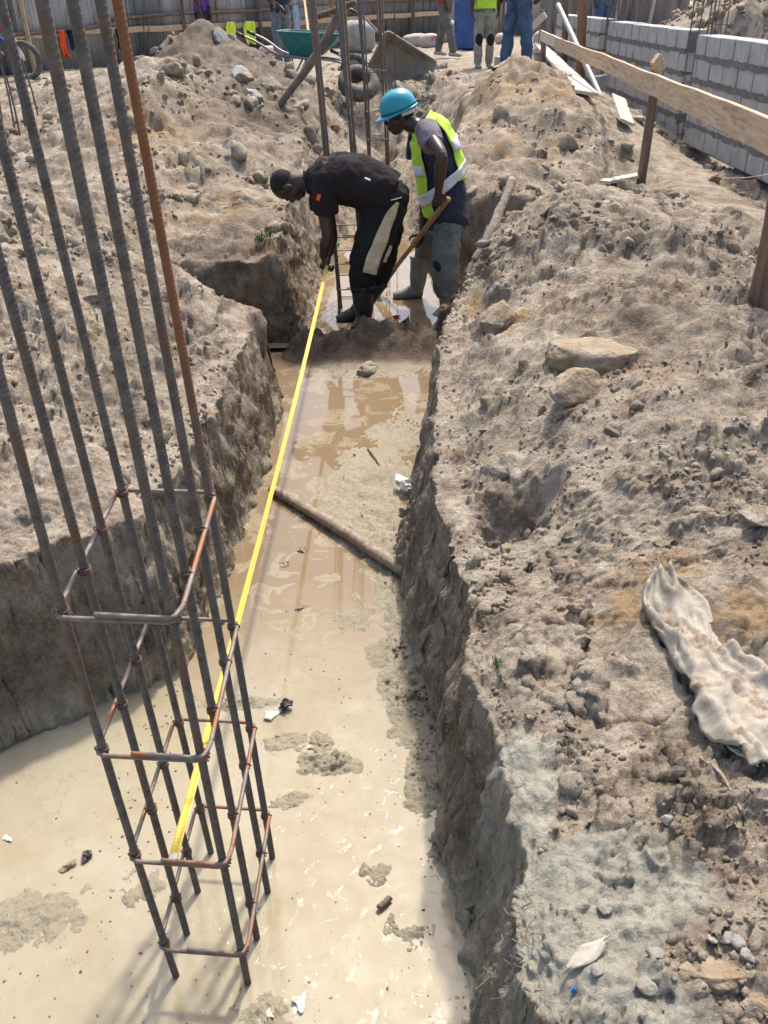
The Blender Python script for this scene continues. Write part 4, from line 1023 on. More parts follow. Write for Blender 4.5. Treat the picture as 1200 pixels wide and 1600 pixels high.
# ------------------------------------------------------------------ people
TEX = {}
def wrinkle_tex(size):
    if size not in TEX:
        t = bpy.data.textures.new('wrinkles', 'CLOUDS'); t.noise_scale = size; t.noise_depth = 3; TEX[size] = t
    return TEX[size]
def skin_up(o, voxel=.006, smooth=4, wrinkle=0.0, wsize=.08):
    m = o.modifiers.new('union', 'REMESH'); m.mode = 'VOXEL'; m.voxel_size = voxel; m.use_smooth_shade = True
    if smooth:
        k = o.modifiers.new('smooth', 'SMOOTH'); k.iterations = smooth; k.factor = .5
    if wrinkle:
        d = o.modifiers.new('folds', 'DISPLACE'); d.texture = wrinkle_tex(wsize); d.strength = wrinkle; d.mid_level = .5; d.texture_coords = 'LOCAL'
    return o
LAT = Vector((0, 1, 0))
def limb(b, pts, rs, n=16, k=6, lat=None, caps=True):
    """tapering tube; radii are r or (across, along the facing direction); lat is the across direction"""
    pts = [Vector(p) for p in pts]
    P, R = catmull(pts, rs, k)
    rings = []
    for i, p in enumerate(P):
        d = (P[min(i + 1, len(P) - 1)] - P[max(i - 1, 0)]).normalized()
        L_ = Vector(lat) if lat is not None else (LAT if abs(d.dot(LAT)) < .9 else Vector((1, 0, 0)))
        ref = (L_ - d * L_.dot(d)).normalized(); bb = d.cross(ref)
        rx, ry = R[i]
        rings.append([p + ref * rx * math.cos(2 * math.pi * q / n) + bb * ry * math.sin(2 * math.pi * q / n) for q in range(n)])
    base = len(b.v)
    for q in rings: b.v += [tuple(p) for p in q]
    for i in range(len(rings) - 1):
        for q in range(n):
            a = base + i * n + q; c = base + i * n + (q + 1) % n; b.f.append((a, c, c + n, a + n))
    if caps:
        b.f.append(tuple(base + q for q in reversed(range(n)))); b.f.append(tuple(base + (len(rings) - 1) * n + q for q in range(n)))
    return b
def frame(up, fwd):
    up = Vector(up).normalized(); fwd = Vector(fwd); fwd = (fwd - up * fwd.dot(up)).normalized(); side = fwd.cross(up)
    return Matrix((side, fwd, up)).transposed()      # columns: side, forward, up
def head_mesh(b, c, up, fwd, s=1.0):
    """cranium, jaw, nose, lips, brow, ears; c is the middle of the head"""
    R = frame(up, fwd); c = Vector(c); T = lambda x, y, z: c + R @ Vector((x * s, y * s, z * s))
    b.ball(T(0, -.012, .028), (.077 * s, .097 * s, .092 * s), 20, 14, R)        # cranium
    b.ball(T(0, .022, -.030), (.062 * s, .070 * s, .078 * s), 18, 12, R)        # face
    b.ball(T(0, .040, -.085), (.040 * s, .046 * s, .034 * s), 14, 10, R)        # chin and jaw
    b.ball(T(0, .000, -.062), (.056 * s, .058 * s, .042 * s), 14, 10, R)
    b.ball(T(0, .078, .016), (.052 * s, .018 * s, .014 * s), 12, 8, R)          # brow
    limb(b, [T(0, .083, .008), T(0, .097, -.014), T(0, .104, -.030)], [.009 * s, .012 * s, .015 * s], 10, 3, R @ Vector((1, 0, 0)))
    for q in (-1, 1):
        b.ball(T(.014 * q, .092, -.033), .010 * s, 8, 6)
        b.ball(T(.034 * q, .066, -.022), (.020 * s, .016 * s, .018 * s), 10, 7, R)   # cheek
        b.ball(T(.077 * q, -.008, -.012), (.010 * s, .018 * s, .031 * s), 10, 8, R)  # ear
    b.ball(T(0, .088, -.057), (.024 * s, .014 * s, .009 * s), 12, 7, R)         # upper lip
    b.ball(T(0, .085, -.071), (.022 * s, .013 * s, .009 * s), 12, 7, R)         # lower lip
    return R, T
def hand_mesh(b, wrist, palm_dir, back, curl=1.0, thumb_side=1, s=1.0):
    """palm and five fingers; palm_dir from wrist to knuckles, back = direction the back of the hand faces"""
    d = Vector(palm_dir).normalized(); bk = Vector(back); bk = (bk - d * bk.dot(d)).normalized(); sd = d.cross(bk) * thumb_side
    w = Vector(wrist)
    limb(b, [w - d * .01, w + d * .03 * s, w + d * .065 * s, w + d * .088 * s], [(.026 * s, .020 * s), (.034 * s, .019 * s), (.041 * s, .017 * s), (.038 * s, .013 * s)], 12, 4, sd)
    lens = [.072, .080, .075, .060]
    for i, L_ in enumerate(lens):
        o = w + d * (.082 - .004 * abs(i - 1.3)) * s + sd * (.029 - .0195 * i) * s
        a = 0; p = o; pts = [o - d * .015 * s]; pts.append(p)
        for j, (fr, bend) in enumerate(((.45, .55), (.31, .95), (.24, .7))):
            a += bend * curl * (1 + .08 * i)
            p = p + (d * math.cos(a) - bk * math.sin(a)) * L_ * fr * s; pts.append(p)
        limb(b, pts, [.0095 * s, .0098 * s, .0088 * s, .008 * s, .0065 * s], 8, 3, sd)
    o = w + d * .025 * s + sd * .030 * s
    t1 = o + (d * .6 + sd * .75 - bk * .3).normalized() * .036 * s
    t2 = t1 + (d * .75 + sd * .15 - bk * .6 * curl).normalized() * .032 * s
    t3 = t2 + (d * .6 - sd * .25 * curl - bk * .8 * curl).normalized() * .024 * s
    limb(b, [o - d * .008, t1, t2, t3], [.014 * s, .0115 * s, .010 * s, .0075 * s], 8, 3, sd)
    return b
def boot(name, root, top, ankle, toe_dir, mat, r=.074, L_=.17, sole=None, h=.05, lat=None):
    """rubber boot: shaft, foot and sole as one boot with a sole sub-part"""
    top, ankle = Vector(top), Vector(ankle); td = Vector(toe_dir).normalized(); b = MB()
    axis = (top - ankle).normalized()
    limb(b, [top, top.lerp(ankle, .5), ankle + Vector((0, 0, .02))], [r, r * .92, r * .72], 18, 6)
    heel = ankle - td * .045 - Vector((0, 0, h * .3)); side = td.cross(Vector((0, 0, 1)))
    limb(b, [heel + Vector((0, 0, .01)), ankle + td * .03, ankle + td * L_ * .65 - Vector((0, 0, .022)), ankle + td * L_ - Vector((0, 0, .035))], [(.045, .05), (.052, .056), (.050, .042), (.038, .03)], 14, 5, side)
    o = b.build(name, mat, root, smooth=True); skin_up(o, .006, 3, .004, .1)
    c = MB(); limb(c, [top - axis * .012, top + axis * .004], [r * 1.07, r * 1.08], 20, 2); cu = c.build('cuff', mat, None, smooth=True); cu.parent = o; cu.matrix_parent_inverse = Matrix.Translation(root.location).inverted()
    s_ = MB(); z = min(heel.z, ankle.z) - .052
    limb(s_, [Vector((*(ankle - td * .075).xy, z)), Vector((*(ankle + td * .02).xy, z)), Vector((*(ankle + td * (L_ + .01)).xy, z))], [(.042, .012), (.046, .012), (.040, .012)], 12, 4, side)
    so = s_.build('sole', sole or mat, None, smooth=True); so.parent = o; so.matrix_parent_inverse = Matrix.Translation(root.location).inverted()
    return o

# --- the man bending over the tape
YN, YF = 6.33, 6.62                       # his left side is nearer to the camera
YM = (YN + YF) / 2
p1 = empty('person', pz(572, 512, .02), 'man in black shirt and cream-striped black trousers bending over the tape in rubber boots', 'person')
b = MB()
hc = py(450, 291, YM); up_ = Vector((-1, 0, -.05)); fw_ = Vector((-.22, 0, -1))
R_, T_ = head_mesh(b, hc, up_, fw_, 1.03)
limb(b, [py(497, 284, YM), py(480, 285, YM), T_(0, -.02, -.05)], [(.075, .075), (.060, .062), (.058, .060)], 16, 5)
limb(b, [py(560, 280, YM), py(530, 275, YM), py(497, 283, YM)], [(.15, .11), (.15, .11), (.10, .08)], 16, 5)
def arm(b, sh, el, wr, s=1.0):
    limb(b, [sh, Vector(sh).lerp(Vector(el), .45), el, Vector(el).lerp(Vector(wr), .35), wr], [.058 * s, .052 * s, .041 * s, .045 * s, .028 * s], 14, 5)
el1, wr1 = py(512, 368, YN - .02), py(505, 402, YN + .02)
arm(b, py(504, 300, YN + .03), el1, wr1, 1.05)
hand_mesh(b, wr1, py(513, 424, YN) - wr1, Vector((-1, -.4, 0)), 1.15, 1)
el2, wr2 = py(519, 368, YF - .05), py(514, 398, YM + .02)
arm(b, py(506, 300, YF - .03), el2, wr2)
hand_mesh(b, wr2, py(511, 419, YM - .05) - wr2, Vector((1, .3, 0)), 1.15, -1)
o = b.build('body', M['skin'], p1, smooth=True); skin_up(o, .005, 2)
b = MB(); b.ball(T_(0, -.020, .034), (.0805, .098, .0925), 22, 16, R_); o = b.build('hair', M['hair'], p1, smooth=True)
# shirt
b = MB()
limb(b, [py(603, 306, YM), py(590, 297, YM), py(563, 284, YM), py(535, 279, YM), py(508, 281, YM), py(490, 284, YM), py(482, 285, YM)],
     [(.185, .185), (.19, .185), (.195, .178), (.20, .175), (.205, .155), (.14, .105), (.075, .078)], 28, 8)
limb(b, [py(508, 278, YN + .06), py(507, 305, YN - .0), py(510, 334, YN - .01)], [.10, .088, .078], 16, 5)
limb(b, [py(508, 278, YF - .06), py(503, 305, YF + .0), py(500, 330, YF)], [.10, .088, .075], 16, 5)
shirt1 = b.build('shirt', M['blackshirt'], p1, smooth=True); skin_up(shirt1, .008, 5, .045, .13)
b = MB(); limb(b, [py(487, 284, YM), py(477, 286, YM)], [(.082, .085), (.074, .078)], 20, 3); o = b.build('collar', M['blackshirt'], p1, smooth=True); skin_up(o, .006, 2)
# trousers
b = MB()
limb(b, [py(598, 296, YM), py(604, 312, YM), py(603, 330, YM)], [(.17, .15), (.18, .165), (.17, .15)], 22, 6)
limb(b, [py(604, 314, YN + .08), py(590, 358, YN + .04), py(575, 404, YN - .01), py(567, 432, YN - .02), py(567, 456, YN)], [(.11, .155), (.105, .14), (.095, .135), (.088, .10), (.082, .085)], 20, 7)
limb(b, [py(608, 314, YF - .08), py(602, 358, YF - .02), py(597, 396, YF + .0), py(594, 420, YF), py(590, 444, YF)], [(.11, .14), (.10, .13), (.085, .105), (.08, .09), (.075, .08)], 20, 7)
tr1 = b.build('trousers', M['blacktrouser'], p1, smooth=True); skin_up(tr1, .008, 4, .05, .10)
# cream stripe panels sit on the outside of each leg
def panel(root, name, mat, path, w, off, lat, n=14, thick=.006, lift=None):
    b = MB(); pts = [Vector(p) for p in path]; P, R = catmull(pts, w, 8); vs = []
    for i, p in enumerate(P):
        d = (P[min(i + 1, len(P) - 1)] - P[max(i - 1, 0)]).normalized(); s_ = d.cross(Vector(lat)).normalized(); nn = Vector(lat).normalized()
        for k in range(n + 1):
            t = k / n * 2 - 1; vs.append(p + s_ * R[i][0] * t - nn * off * (1 - math.sqrt(max(0, 1 - (t * .62) ** 2))) * 1.0 + nn * (.006 * math.sin(i * 1.3 + t * 3)))
    m_ = len(P)
    b.add(vs, [(i * (n + 1) + k, i * (n + 1) + k + 1, (i + 1) * (n + 1) + k + 1, (i + 1) * (n + 1) + k) for i in range(m_ - 1) for k in range(n)])
    o = b.build(name, mat, root, smooth=True); q = o.modifiers.new('s', 'SOLIDIFY'); q.thickness = thick; q.offset = 0
    return o
def wrap_panel(root, name, mat, target, path, w, n=8, k=10, off=.004, thick=.004):
    """a strip of cloth laid onto the outside of a garment with a shrinkwrap"""
    b = MB(); P, R = catmull([Vector(p) for p in path], w, k); vs = []
    for i, p in enumerate(P):
        d = (P[min(i + 1, len(P) - 1)] - P[max(i - 1, 0)]).normalized(); s_ = d.cross(Vector((0, -1, 0))).normalized()
        for q in range(n + 1): vs.append(p + s_ * R[i][0] * (q / n * 2 - 1))
    b.add(vs, [(i * (n + 1) + q, i * (n + 1) + q + 1, (i + 1) * (n + 1) + q + 1, (i + 1) * (n + 1) + q) for i in range(len(P) - 1) for q in range(n)])
    o = b.build(name, mat, root, smooth=True)
    m = o.modifiers.new('lay', 'SHRINKWRAP'); m.target = target; m.wrap_method = 'PROJECT'; m.use_project_x = False; m.use_project_y = True; m.use_project_z = False
    m.use_negative_direction = False; m.use_positive_direction = True; m.offset = off; m.wrap_mode = 'ABOVE_SURFACE'
    q = o.modifiers.new('s', 'SOLIDIFY'); q.thickness = thick; q.offset = 0
    return o
YB = YN - .45
wrap_panel(p1, 'side_stripe', M['cream'], tr1, [py(624, 338, YB), py(610, 362, YB), py(594, 402, YB), py(582, 430, YB), py(577, 449, YB)], [.012, .036, .048, .050, .048])
wrap_panel(p1, 'side_stripe', M['cream'], tr1, [py(612, 408, YB), py(607, 422, YB), py(602, 435, YB)], [.008, .016, .016])
wrap_panel(p1, 'shirt_print', M['cream'], shirt1, [py(481, 256, YB), py(490, 252, YB)], [.016, .016], 3, 3, off=.006)
wrap_panel(p1, 'shirt_print', M['orange'], shirt1, [py(495, 322, YB), py(492, 332, YB)], [.013, .011], 3, 3, off=.006)
wrap_panel(p1, 'shirt_label', M['whiteplastic'], shirt1, [py(569, 297, YB), py(578, 301, YB)], [.005, .005], 3, 3, off=.006)
wrap_panel(p1, 'pocket_trim', M['whiteplastic'], tr1, [py(611, 313, YB), py(622, 310, YB), py(628, 308, YB)], [.002, .002, .002], 2, 4, off=.004)
o_ = wrap_panel(p1, 'shirt_lettering', M['pinksack'], shirt1, [py(506, 247, YB), py(511, 246, YB), py(511, 252, YB), py(506, 255, YB), py(505, 251, YB)], [.0035] * 5, 2, 5, off=.006)
b = MB(); b.tube([py(632, 305, YF), py(634, 316, YF), py(633, 326, YF)], [.012, .016, .01], 8); b.build('pocket_rag', M['orange'], p1, smooth=True)
boot('boot', p1, py(566, 448, YN), py(569, 500, YN - .02), Vector((-.55, -1, 0)), M['blackboot'], .084, .15)
boot('boot', p1, py(592, 438, YF), py(556, 492, YF - .08), Vector((-1, -.1, 0)), M['blackboot'], .078, .15)

# --- the helmeted man with the shovel
Y2 = 6.95; Y2N = 6.74; Y2F = 7.12
p2 = empty('person', pz(680, 488, .02), 'man in teal helmet, navy shirt and green safety vest holding a shovel', 'person')
b = MB()
hc = py(623, 180, Y2); up_ = Vector((-.30, -.05, 1)); fw_ = Vector((-1, -.10, -.42))
R_, T_ = head_mesh(b, hc, up_, fw_, 1.06)
limb(b, [py(662, 200, Y2), py(650, 198, Y2), T_(0, -.03, -.055)], [(.085, .08), (.062, .062), (.056, .056)], 16, 5)
limb(b, [py(690, 300, Y2), py(680, 240, Y2), py(663, 203, Y2)], [(.14, .11), (.16, .12), (.12, .09)], 16, 5)
el, wr = py(690, 243, Y2N - .20), py(685, 300, Y2N - .20)
arm(b, py(667, 205, Y2N + .02), el, wr, 1.0)
hand_mesh(b, wr, py(682, 335, Y2N - .18) - wr, Vector((.2, -1, 0)), 1.25, -1, 1.0)
el, wr = py(666, 305, Y2F - .02), py(660, 368, Y2F - .10)
arm(b, py(655, 212, Y2F), el, wr, .95)
hand_mesh(b, wr, py(641, 392, Y2F - .19) - wr, Vector((.5, -.5, .7)), 1.2, 1)
o = b.build('body', M['skin'], p2, smooth=True); skin_up(o, .005, 2)
b = MB(); b.ball(T_(0, -.024, .022), (.0815, .0935, .088), 20, 14, R_); b.build('hair', M['hair'], p2, smooth=True)
for q in (-1, 1):
    b = MB(); b.ball(T_(.030 * q, .083, .001), .011, 10, 8); b.build('eye', M['whiteplastic'], p2, smooth=True)
# helmet: shell with ridge, brim, strap
b = MB(); hr = []
HR = frame(up_ + Vector((-.05, 0, 0)), fw_); hcn = T_(0, -.010, .040)
def hp(a, t, k=1.0):
    """a round the head (0 = front), t 0 rim .. 1 crown"""
    z = math.sin(t * math.pi / 2); r = math.cos(t * math.pi / 2) ** .85
    rid = .006 * max(0, 1 - abs(math.sin(a)) * 5) * (t > .25)
    return hcn + HR @ Vector((math.sin(a) * (.112 * r + rid) * k, math.cos(a) * (.135 * r) * k, (.125 * z + rid) * k + .0))
NA, NT = 48, 14
vs = [hp(2 * math.pi * i / NA, j / NT) for j in range(NT) for i in range(NA)] + [hp(0, 1)]
b.add(vs, [(j * NA + i, j * NA + (i + 1) % NA, (j + 1) * NA + (i + 1) % NA, (j + 1) * NA + i) for j in range(NT - 1) for i in range(NA)] + [((NT - 1) * NA + i, (NT - 1) * NA + (i + 1) % NA, NT * NA) for i in range(NA)])
hel = b.build('helmet', M['helmet'], p2, smooth=True); m = hel.modifiers.new('s', 'SOLIDIFY'); m.thickness = .004
b = MB(); vs = []
for i in range(NA):
    a = 2 * math.pi * i / NA; w = .012 + .050 * max(0, math.cos(a)) ** 2
    for (rr, zz) in ((0, .0), (w, -.012 - .012 * max(0, math.cos(a))), (w, -.016 - .012 * max(0, math.cos(a))), (0, -.006)):
        vs.append(hcn + HR @ Vector((math.sin(a) * (.112 + rr), math.cos(a) * (.135 + rr), zz)))
b.add(vs, [(i * 4 + k, i * 4 + (k + 1) % 4, ((i + 1) % NA) * 4 + (k + 1) % 4, ((i + 1) % NA) * 4 + k) for i in range(NA) for k in range(4)])
br = b.build('brim', M['helmet'], None, smooth=True); br.parent = hel; br.matrix_parent_inverse = Matrix.Translation(p2.location).inverted()
b = MB(); pts = []
for i in range(15):
    a = math.pi * .50 + math.pi * 1.0 * i / 14; pts.append(hcn + HR @ Vector((math.sin(a) * .096, math.cos(a) * .112, -.030 - .012 * math.sin(math.pi * i / 14))))
for i in range(14):
    d = (pts[i + 1] - pts[i]).normalized(); nn = d.cross(HR @ Vector((0, 0, 1)))
    up2 = HR @ Vector((0, 0, .013)); b.add([pts[i] - up2, pts[i + 1] - up2, pts[i + 1] + up2, pts[i] + up2], [(0, 1, 2, 3)])
st = b.build('headband', M['whiteplastic'], None, smooth=True); m = st.modifiers.new('s', 'SOLIDIFY'); m.thickness = .005
st.parent = hel; st.matrix_parent_inverse = Matrix.Translation(p2.location).inverted()
b = MB(); kc = hcn + HR @ Vector((0, -.118, -.042)); b.ball(kc, (.026, .016, .024), 14, 8, HR); kn = b.build('ratchet_knob', M['whiteplastic'], None, smooth=True); kn.parent = hel; kn.matrix_parent_inverse = Matrix.Translation(p2.location).inverted()
# shirt and vest
AX = [py(702, 352, Y2), py(698, 322, Y2), py(690, 285, Y2), py(683, 245, Y2), py(671, 210, Y2), py(660, 195, Y2), py(655, 190, Y2)]
AR = [(.20, .165), (.19, .165), (.19, .170), (.20, .165), (.205, .14), (.13, .095), (.08, .075)]
b = MB(); limb(b, AX, AR, 28, 8)
limb(b, [py(667, 203, Y2N + .10), py(672, 214, Y2N + .02), py(677, 226, Y2N - .06)], [.085, .082, .076], 16, 5)
limb(b, [py(660, 205, Y2F - .1), py(652, 225, Y2F), py(650, 250, Y2F)], [.09, .082, .075], 16, 5)
sh2 = b.build('shirt', M['navy'], p2, smooth=True); skin_up(sh2, .008, 4, .035, .12)
b = MB(); limb(b, [py(666, 201, Y2N + .09), py(671, 213, Y2N + .015), py(677, 228, Y2N - .065)], [.093, .091, .083], 18, 5)
o = b.build('sleeve', M['mauve'], p2, smooth=True); skin_up(o, .007, 3, .02, .08)
def shell(root, name, mat, P0, R0_, s0, s1, f0, f1, off, parent=None, ns=24, nf=24, thick=.006, wr=.010):
    P, R = catmull([Vector(p) for p in P0], R0_, 10); m_ = len(P) - 1; b = MB(); vs = []
    for j in range(ns + 1):
        for i in range(nf + 1):
            f = rad(f0 + (f1 - f0) * i / nf)
            sa = s0(f) if callable(s0) else s0; sb = s1(f) if callable(s1) else s1
            t = (sa + (sb - sa) * j / ns) * m_; k = min(int(t), m_ - 1); u = t - k
            p = P[k].lerp(P[k + 1], u); d = (P[min(k + 1, m_)] - P[max(k - 1, 0)]).normalized()
            ref = (LAT - d * LAT.dot(d)).normalized(); bb = d.cross(ref)
            rx = R[k][0] * (1 - u) + R[k + 1][0] * u + off; ry = R[k][1] * (1 - u) + R[k + 1][1] * u + off
            w = wr * math.sin(f * 7 + t * .5) * .5 + wr * .4 * math.sin(f * 3 - t * .9)
            vs.append(p + ref * (rx + w) * math.cos(f) + bb * (ry + w) * math.sin(f))
    b.add(vs, [(j * (nf + 1) + i, j * (nf + 1) + i + 1, (j + 1) * (nf + 1) + i + 1, (j + 1) * (nf + 1) + i) for j in range(ns) for i in range(nf)])
    o = b.build(name, mat, root if parent is None else None, smooth=True); q = o.modifiers.new('s', 'SOLIDIFY'); q.thickness = thick
    if parent is not None: o.parent = parent; o.matrix_parent_inverse = Matrix.Translation(root.location).inverted()
    return o
# angle 90 = front (left of the picture), 180 = his left side (towards the camera), 270 = back
vest = shell(p2, 'vest', M['hivis'], AX, AR, .12, .80, 60, 142, .022)
shell(p2, 'vest_back', M['hivis'], AX, AR, .34, .80, 222, 330, .022, parent=vest)
shell(p2, 'vest_shoulder', M['hivis'], AX, AR, .76, .93, 118, 262, .024, parent=vest, ns=10)
shell(p2, 'reflective_band', M['reflect'], AX, AR, lambda f: .22 + .155 * (.5 - .5 * math.sin(f)), lambda f: .295 + .155 * (.5 - .5 * math.sin(f)), 60, 330, .031, parent=vest, ns=5, nf=50)
shell(p2, 'reflective_band', M['reflect'], AX, AR, .42, .49, 62, 140, .030, parent=vest, ns=5)
shell(p2, 'reflective_band', M['reflect'], AX, AR, .52, .585, 224, 328, .030, parent=vest, ns=5)
b = MB()
limb(b, [py(699, 336, Y2), py(699, 352, Y2), py(698, 366, Y2)], [(.165, .145), (.17, .15), (.15, .14)], 20, 5)
limb(b, [py(701, 352, Y2N + .09), py(698, 385, Y2N + .03), py(696, 415, Y2N - .01), py(697, 442, Y2N - .03), py(700, 462, Y2N - .04)], [(.11, .115), (.105, .11), (.10, .11), (.10, .105), (.09, .085)], 18, 6)
limb(b, [py(682, 352, Y2F - .07), py(670, 380, Y2F - .03), py(663, 402, Y2F), py(660, 425, Y2F)], [(.10, .10), (.09, .09), (.075, .08), (.07, .07)], 18, 6)
tr2 = b.build('trousers', M['greytrouser'], p2, smooth=True); skin_up(tr2, .008, 3, .035, .09)
wrap_panel(p2, 'torn_patch', M['patch'], tr2, [py(686, 436, 6.2), py(690, 443, 6.2), py(692, 450, 6.2)], [.016, .026, .012], 4, 4, off=.004)
boot('boot', p2, py(699, 450, Y2N - .02), py(698, 486, Y2N - .04), Vector((-.75, -.65, 0)), M['greyboot'], .068, .15)
boot('boot', p2, py(656, 402, Y2F), py(652, 455, Y2F - .03), Vector((-1, -.1, 0)), M['greyboot'], .078, .20, sole=M['footrubber'])
# shovel
sv = empty('shovel', pz(596, 440, .05), 'shovel with worn wooden handle held by the helmeted man, its blade in the mud', 'shovel')
a_, c_ = py(699, 312, Y2N - .12), py(610, 428, Y2F + .0)
b = MB(); b.tube([a_, a_.lerp(c_, .5) + Vector((0, 0, -.004)), c_], [.020, .018, .020], 12, smoothpath=4); b.build('handle', M['shovelwood'], sv, smooth=True)
b = MB(); b.ball(a_, (.026, .026, .024), 12, 8); b.build('knob', M['shovelwood'], sv, smooth=True)
b = MB(); d = (c_ - a_).normalized(); s_ = Vector((0.1, 1, 0)).cross(d).cross(d).normalized(); vs = []
for j in range(7):
    t = j / 6; w = (.085 + .035 * math.sin(t * 2.2)) * (1 if t < .75 else (1 - ((t - .75) / .25) ** 2 * .8))
    for i in range(7):
        u = i / 6 * 2 - 1; vs.append(c_ + d * (.02 + t * .27) + s_ * w * u + d.cross(s_) * (.03 * u * u))
b.add(vs, [(j * 7 + i, j * 7 + i + 1, (j + 1) * 7 + i + 1, (j + 1) * 7 + i) for j in range(6) for i in range(6)])
b.tube([c_ - d * .08, c_ + d * .06], [.021, .026], 12)
o = b.build('blade', M['iron'], sv, smooth=True); m = o.modifiers.new('s', 'SOLIDIFY'); m.thickness = .003

# --- people at the back of the yard (their heads are above the photograph)
def stander(g, label, shirt, trousers, shoes, yaw=0.0, h=1.72, legs=(.10, -.10), armsw=(.1, -.1), arm_in=0, lean=0.0, vest=None, pads=False, step=0.0, sleeve='short'):
    root = empty('person', g, label, 'person'); s = h / 1.72
    D = Vector((math.sin(yaw), -math.cos(yaw), 0)); S_ = Vector((math.cos(yaw), math.sin(yaw), 0))
    def W(side, fwd, z): return g + S_ * side * s + D * (fwd + lean * max(0, z - .9)) * s + Vector((0, 0, z * s))
    b = MB(); head_mesh(b, W(0, .02 + lean * .2, 1.60), (0, 0, 1), D, s)
    limb(b, [W(0, 0, 1.36), W(0, .0, 1.45), W(0, .01, 1.55)], [(.09, .075), (.058, .058), (.055, .055)], 14, 4, S_)
    for q, sw in ((-1, armsw[0]), (1, armsw[1])):
        el = W(.24 * q, sw * .4, 1.10); wr = W((.25 - arm_in * .18) * q, sw + arm_in * .16, .88 + arm_in * .06)
        limb(b, [W(.17 * q, 0, 1.39), W(.21 * q, sw * .1, 1.25), el, el.lerp(wr, .4), wr], [.056 * s, .050 * s, .041 * s, .042 * s, .027 * s], 12, 4, S_)
        hand_mesh(b, wr, Vector((0, 0, -1)) + D * (.2 + arm_in), S_ * q, .7, 1 if q < 0 else -1, s)
    limb(b, [W(0, 0, .95), W(0, 0, 1.2), W(0, 0, 1.38)], [(.12, .09), (.14, .1), (.13, .08)], 14, 4, S_)
    o = b.build('body', M['skin'], root, smooth=True); skin_up(o, .009, 1)
    b = MB(); b.ball(W(0, -.005 + lean * .2, 1.635), (.083 * s, .1 * s, .088 * s), 16, 10); b.build('hair', M['hair'], root, smooth=True)
    tp = [W(0, 0, .86), W(0, 0, 1.0), W(0, .01, 1.2), W(0, .0, 1.36), W(0, 0, 1.43)]; trr = [(.175, .125), (.17, .12), (.18, .125), (.19, .11), (.08, .075)]
    b = MB(); limb(b, tp, trr, 22, 6, S_)
    for q, sw in ((-1, armsw[0]), (1, armsw[1])):
        limb(b, [W(.15 * q, 0, 1.37), W(.20 * q, sw * .1, 1.25), W(.225 * q, sw * .3, 1.14)], [.085 * s, .074 * s, .068 * s], 12, 4, S_)
    o = b.build('shirt', M[shirt], root, smooth=True); skin_up(o, .010, 3, .035, .12)
    if vest:
        b = MB(); limb(b, [W(0, 0, .92), W(0, 0, 1.0), W(0, .01, 1.2), W(0, 0, 1.36)], [(.192, .148), (.19, .142), (.198, .148), (.17, .13)], 26, 6, S_)
        v_ = b.build('vest', M[vest], root, smooth=True); skin_up(v_, .009, 2, .02, .1)
        b = MB()
        for z in (1.08,): limb(b, [W(0, 0.0, z), W(0, .0, z + .055)], [(.206, .158), (.207, .159)], 30, 2, S_, caps=False)
        r_ = b.build('reflective_band', M['reflect'], None, smooth=True); r_.parent = v_; r_.matrix_parent_inverse = Matrix.Translation(root.location).inverted()
    b = MB(); limb(b, [W(0, 0, .98), W(0, 0, .88), W(0, 0, .80)], [(.16, .115), (.17, .125), (.15, .11)], 20, 4, S_)
    for q, st in ((-1, legs[0]), (1, legs[1])):
        sp = .11
        limb(b, [W(.085 * q, 0, .86), W(.095 * q, st * .3, .65), W(sp * q, st * .62, .46), W(sp * q, st * .85, .28), W(sp * q, st, .09)], [(.098, .105), (.09, .095), (.075, .08), (.072, .078), (.066, .07)], 16, 5, S_)
        f = MB(); limb(f, [W(sp * q, st - .09, .045), W(sp * q, st, .06), W(sp * q, st + .10, .045), W(sp * q, st + .19, .035)], [(.036, .04), (.044, .055), (.048, .042), (.036, .028)], 12, 4, S_)
        fo = f.build('boot', M[shoes], root, smooth=True); skin_up(fo, .009, 2)
    t = b.build('trousers', M[trousers], root, smooth=True); skin_up(t, .010, 2, .045, .09)
    if pads:
        for q, st in ((-1, legs[0]), (1, legs[1])):
            b = MB(); b.ball(W(.11 * q, st * .6 + .06, .46), (.066 * s, .045 * s, .105 * s), 14, 10); b.build('knee_patch', M['patch'], root, smooth=True)
    return root
def gpt(px, py_, z0=1.1):
    return on_ground(px, py_, z0)
stander(gpt(755, 107), 'person in yellow-green vest and pale trousers with black knee patches, facing us', 'darkgrey', 'khaki', 'greyboot', .1, legs=(.05, -.05), vest='hivis', pads=True)
stander(py(806, 112, 12.6), 'person in blue jeans and black boots standing on top of the heap', 'navy', 'jeans', 'blackboot', -1.1, legs=(.10, -.08))
stander(pz(694, 88, 1.12), 'person in dark red shirt and muddy grey trousers, mid-step in front of the sacks', 'redshirt', 'darkgrey', 'palesack', .9, legs=(.28, -.22), armsw=(.2, -.2))
stander(gpt(443, 105), 'person in dark shirt and faded jeans standing behind the teal wheelbarrow', 'navy', 'palejeans', 'greyboot', .5, legs=(.08, -.06), arm_in=1)
g = py(321, 60, 16.4); g.z = 1.12; stander(g, 'person in purple and blue jersey standing behind the dark heap by the fence', 'purple', 'blackcloth', 'blackboot', 1.2)
g = py(940, 40, 19.2); g.z = 1.12; stander(g, 'person in blue jeans behind the farthest block wall', 'darkgrey', 'jeans', 'blackboot', .3)

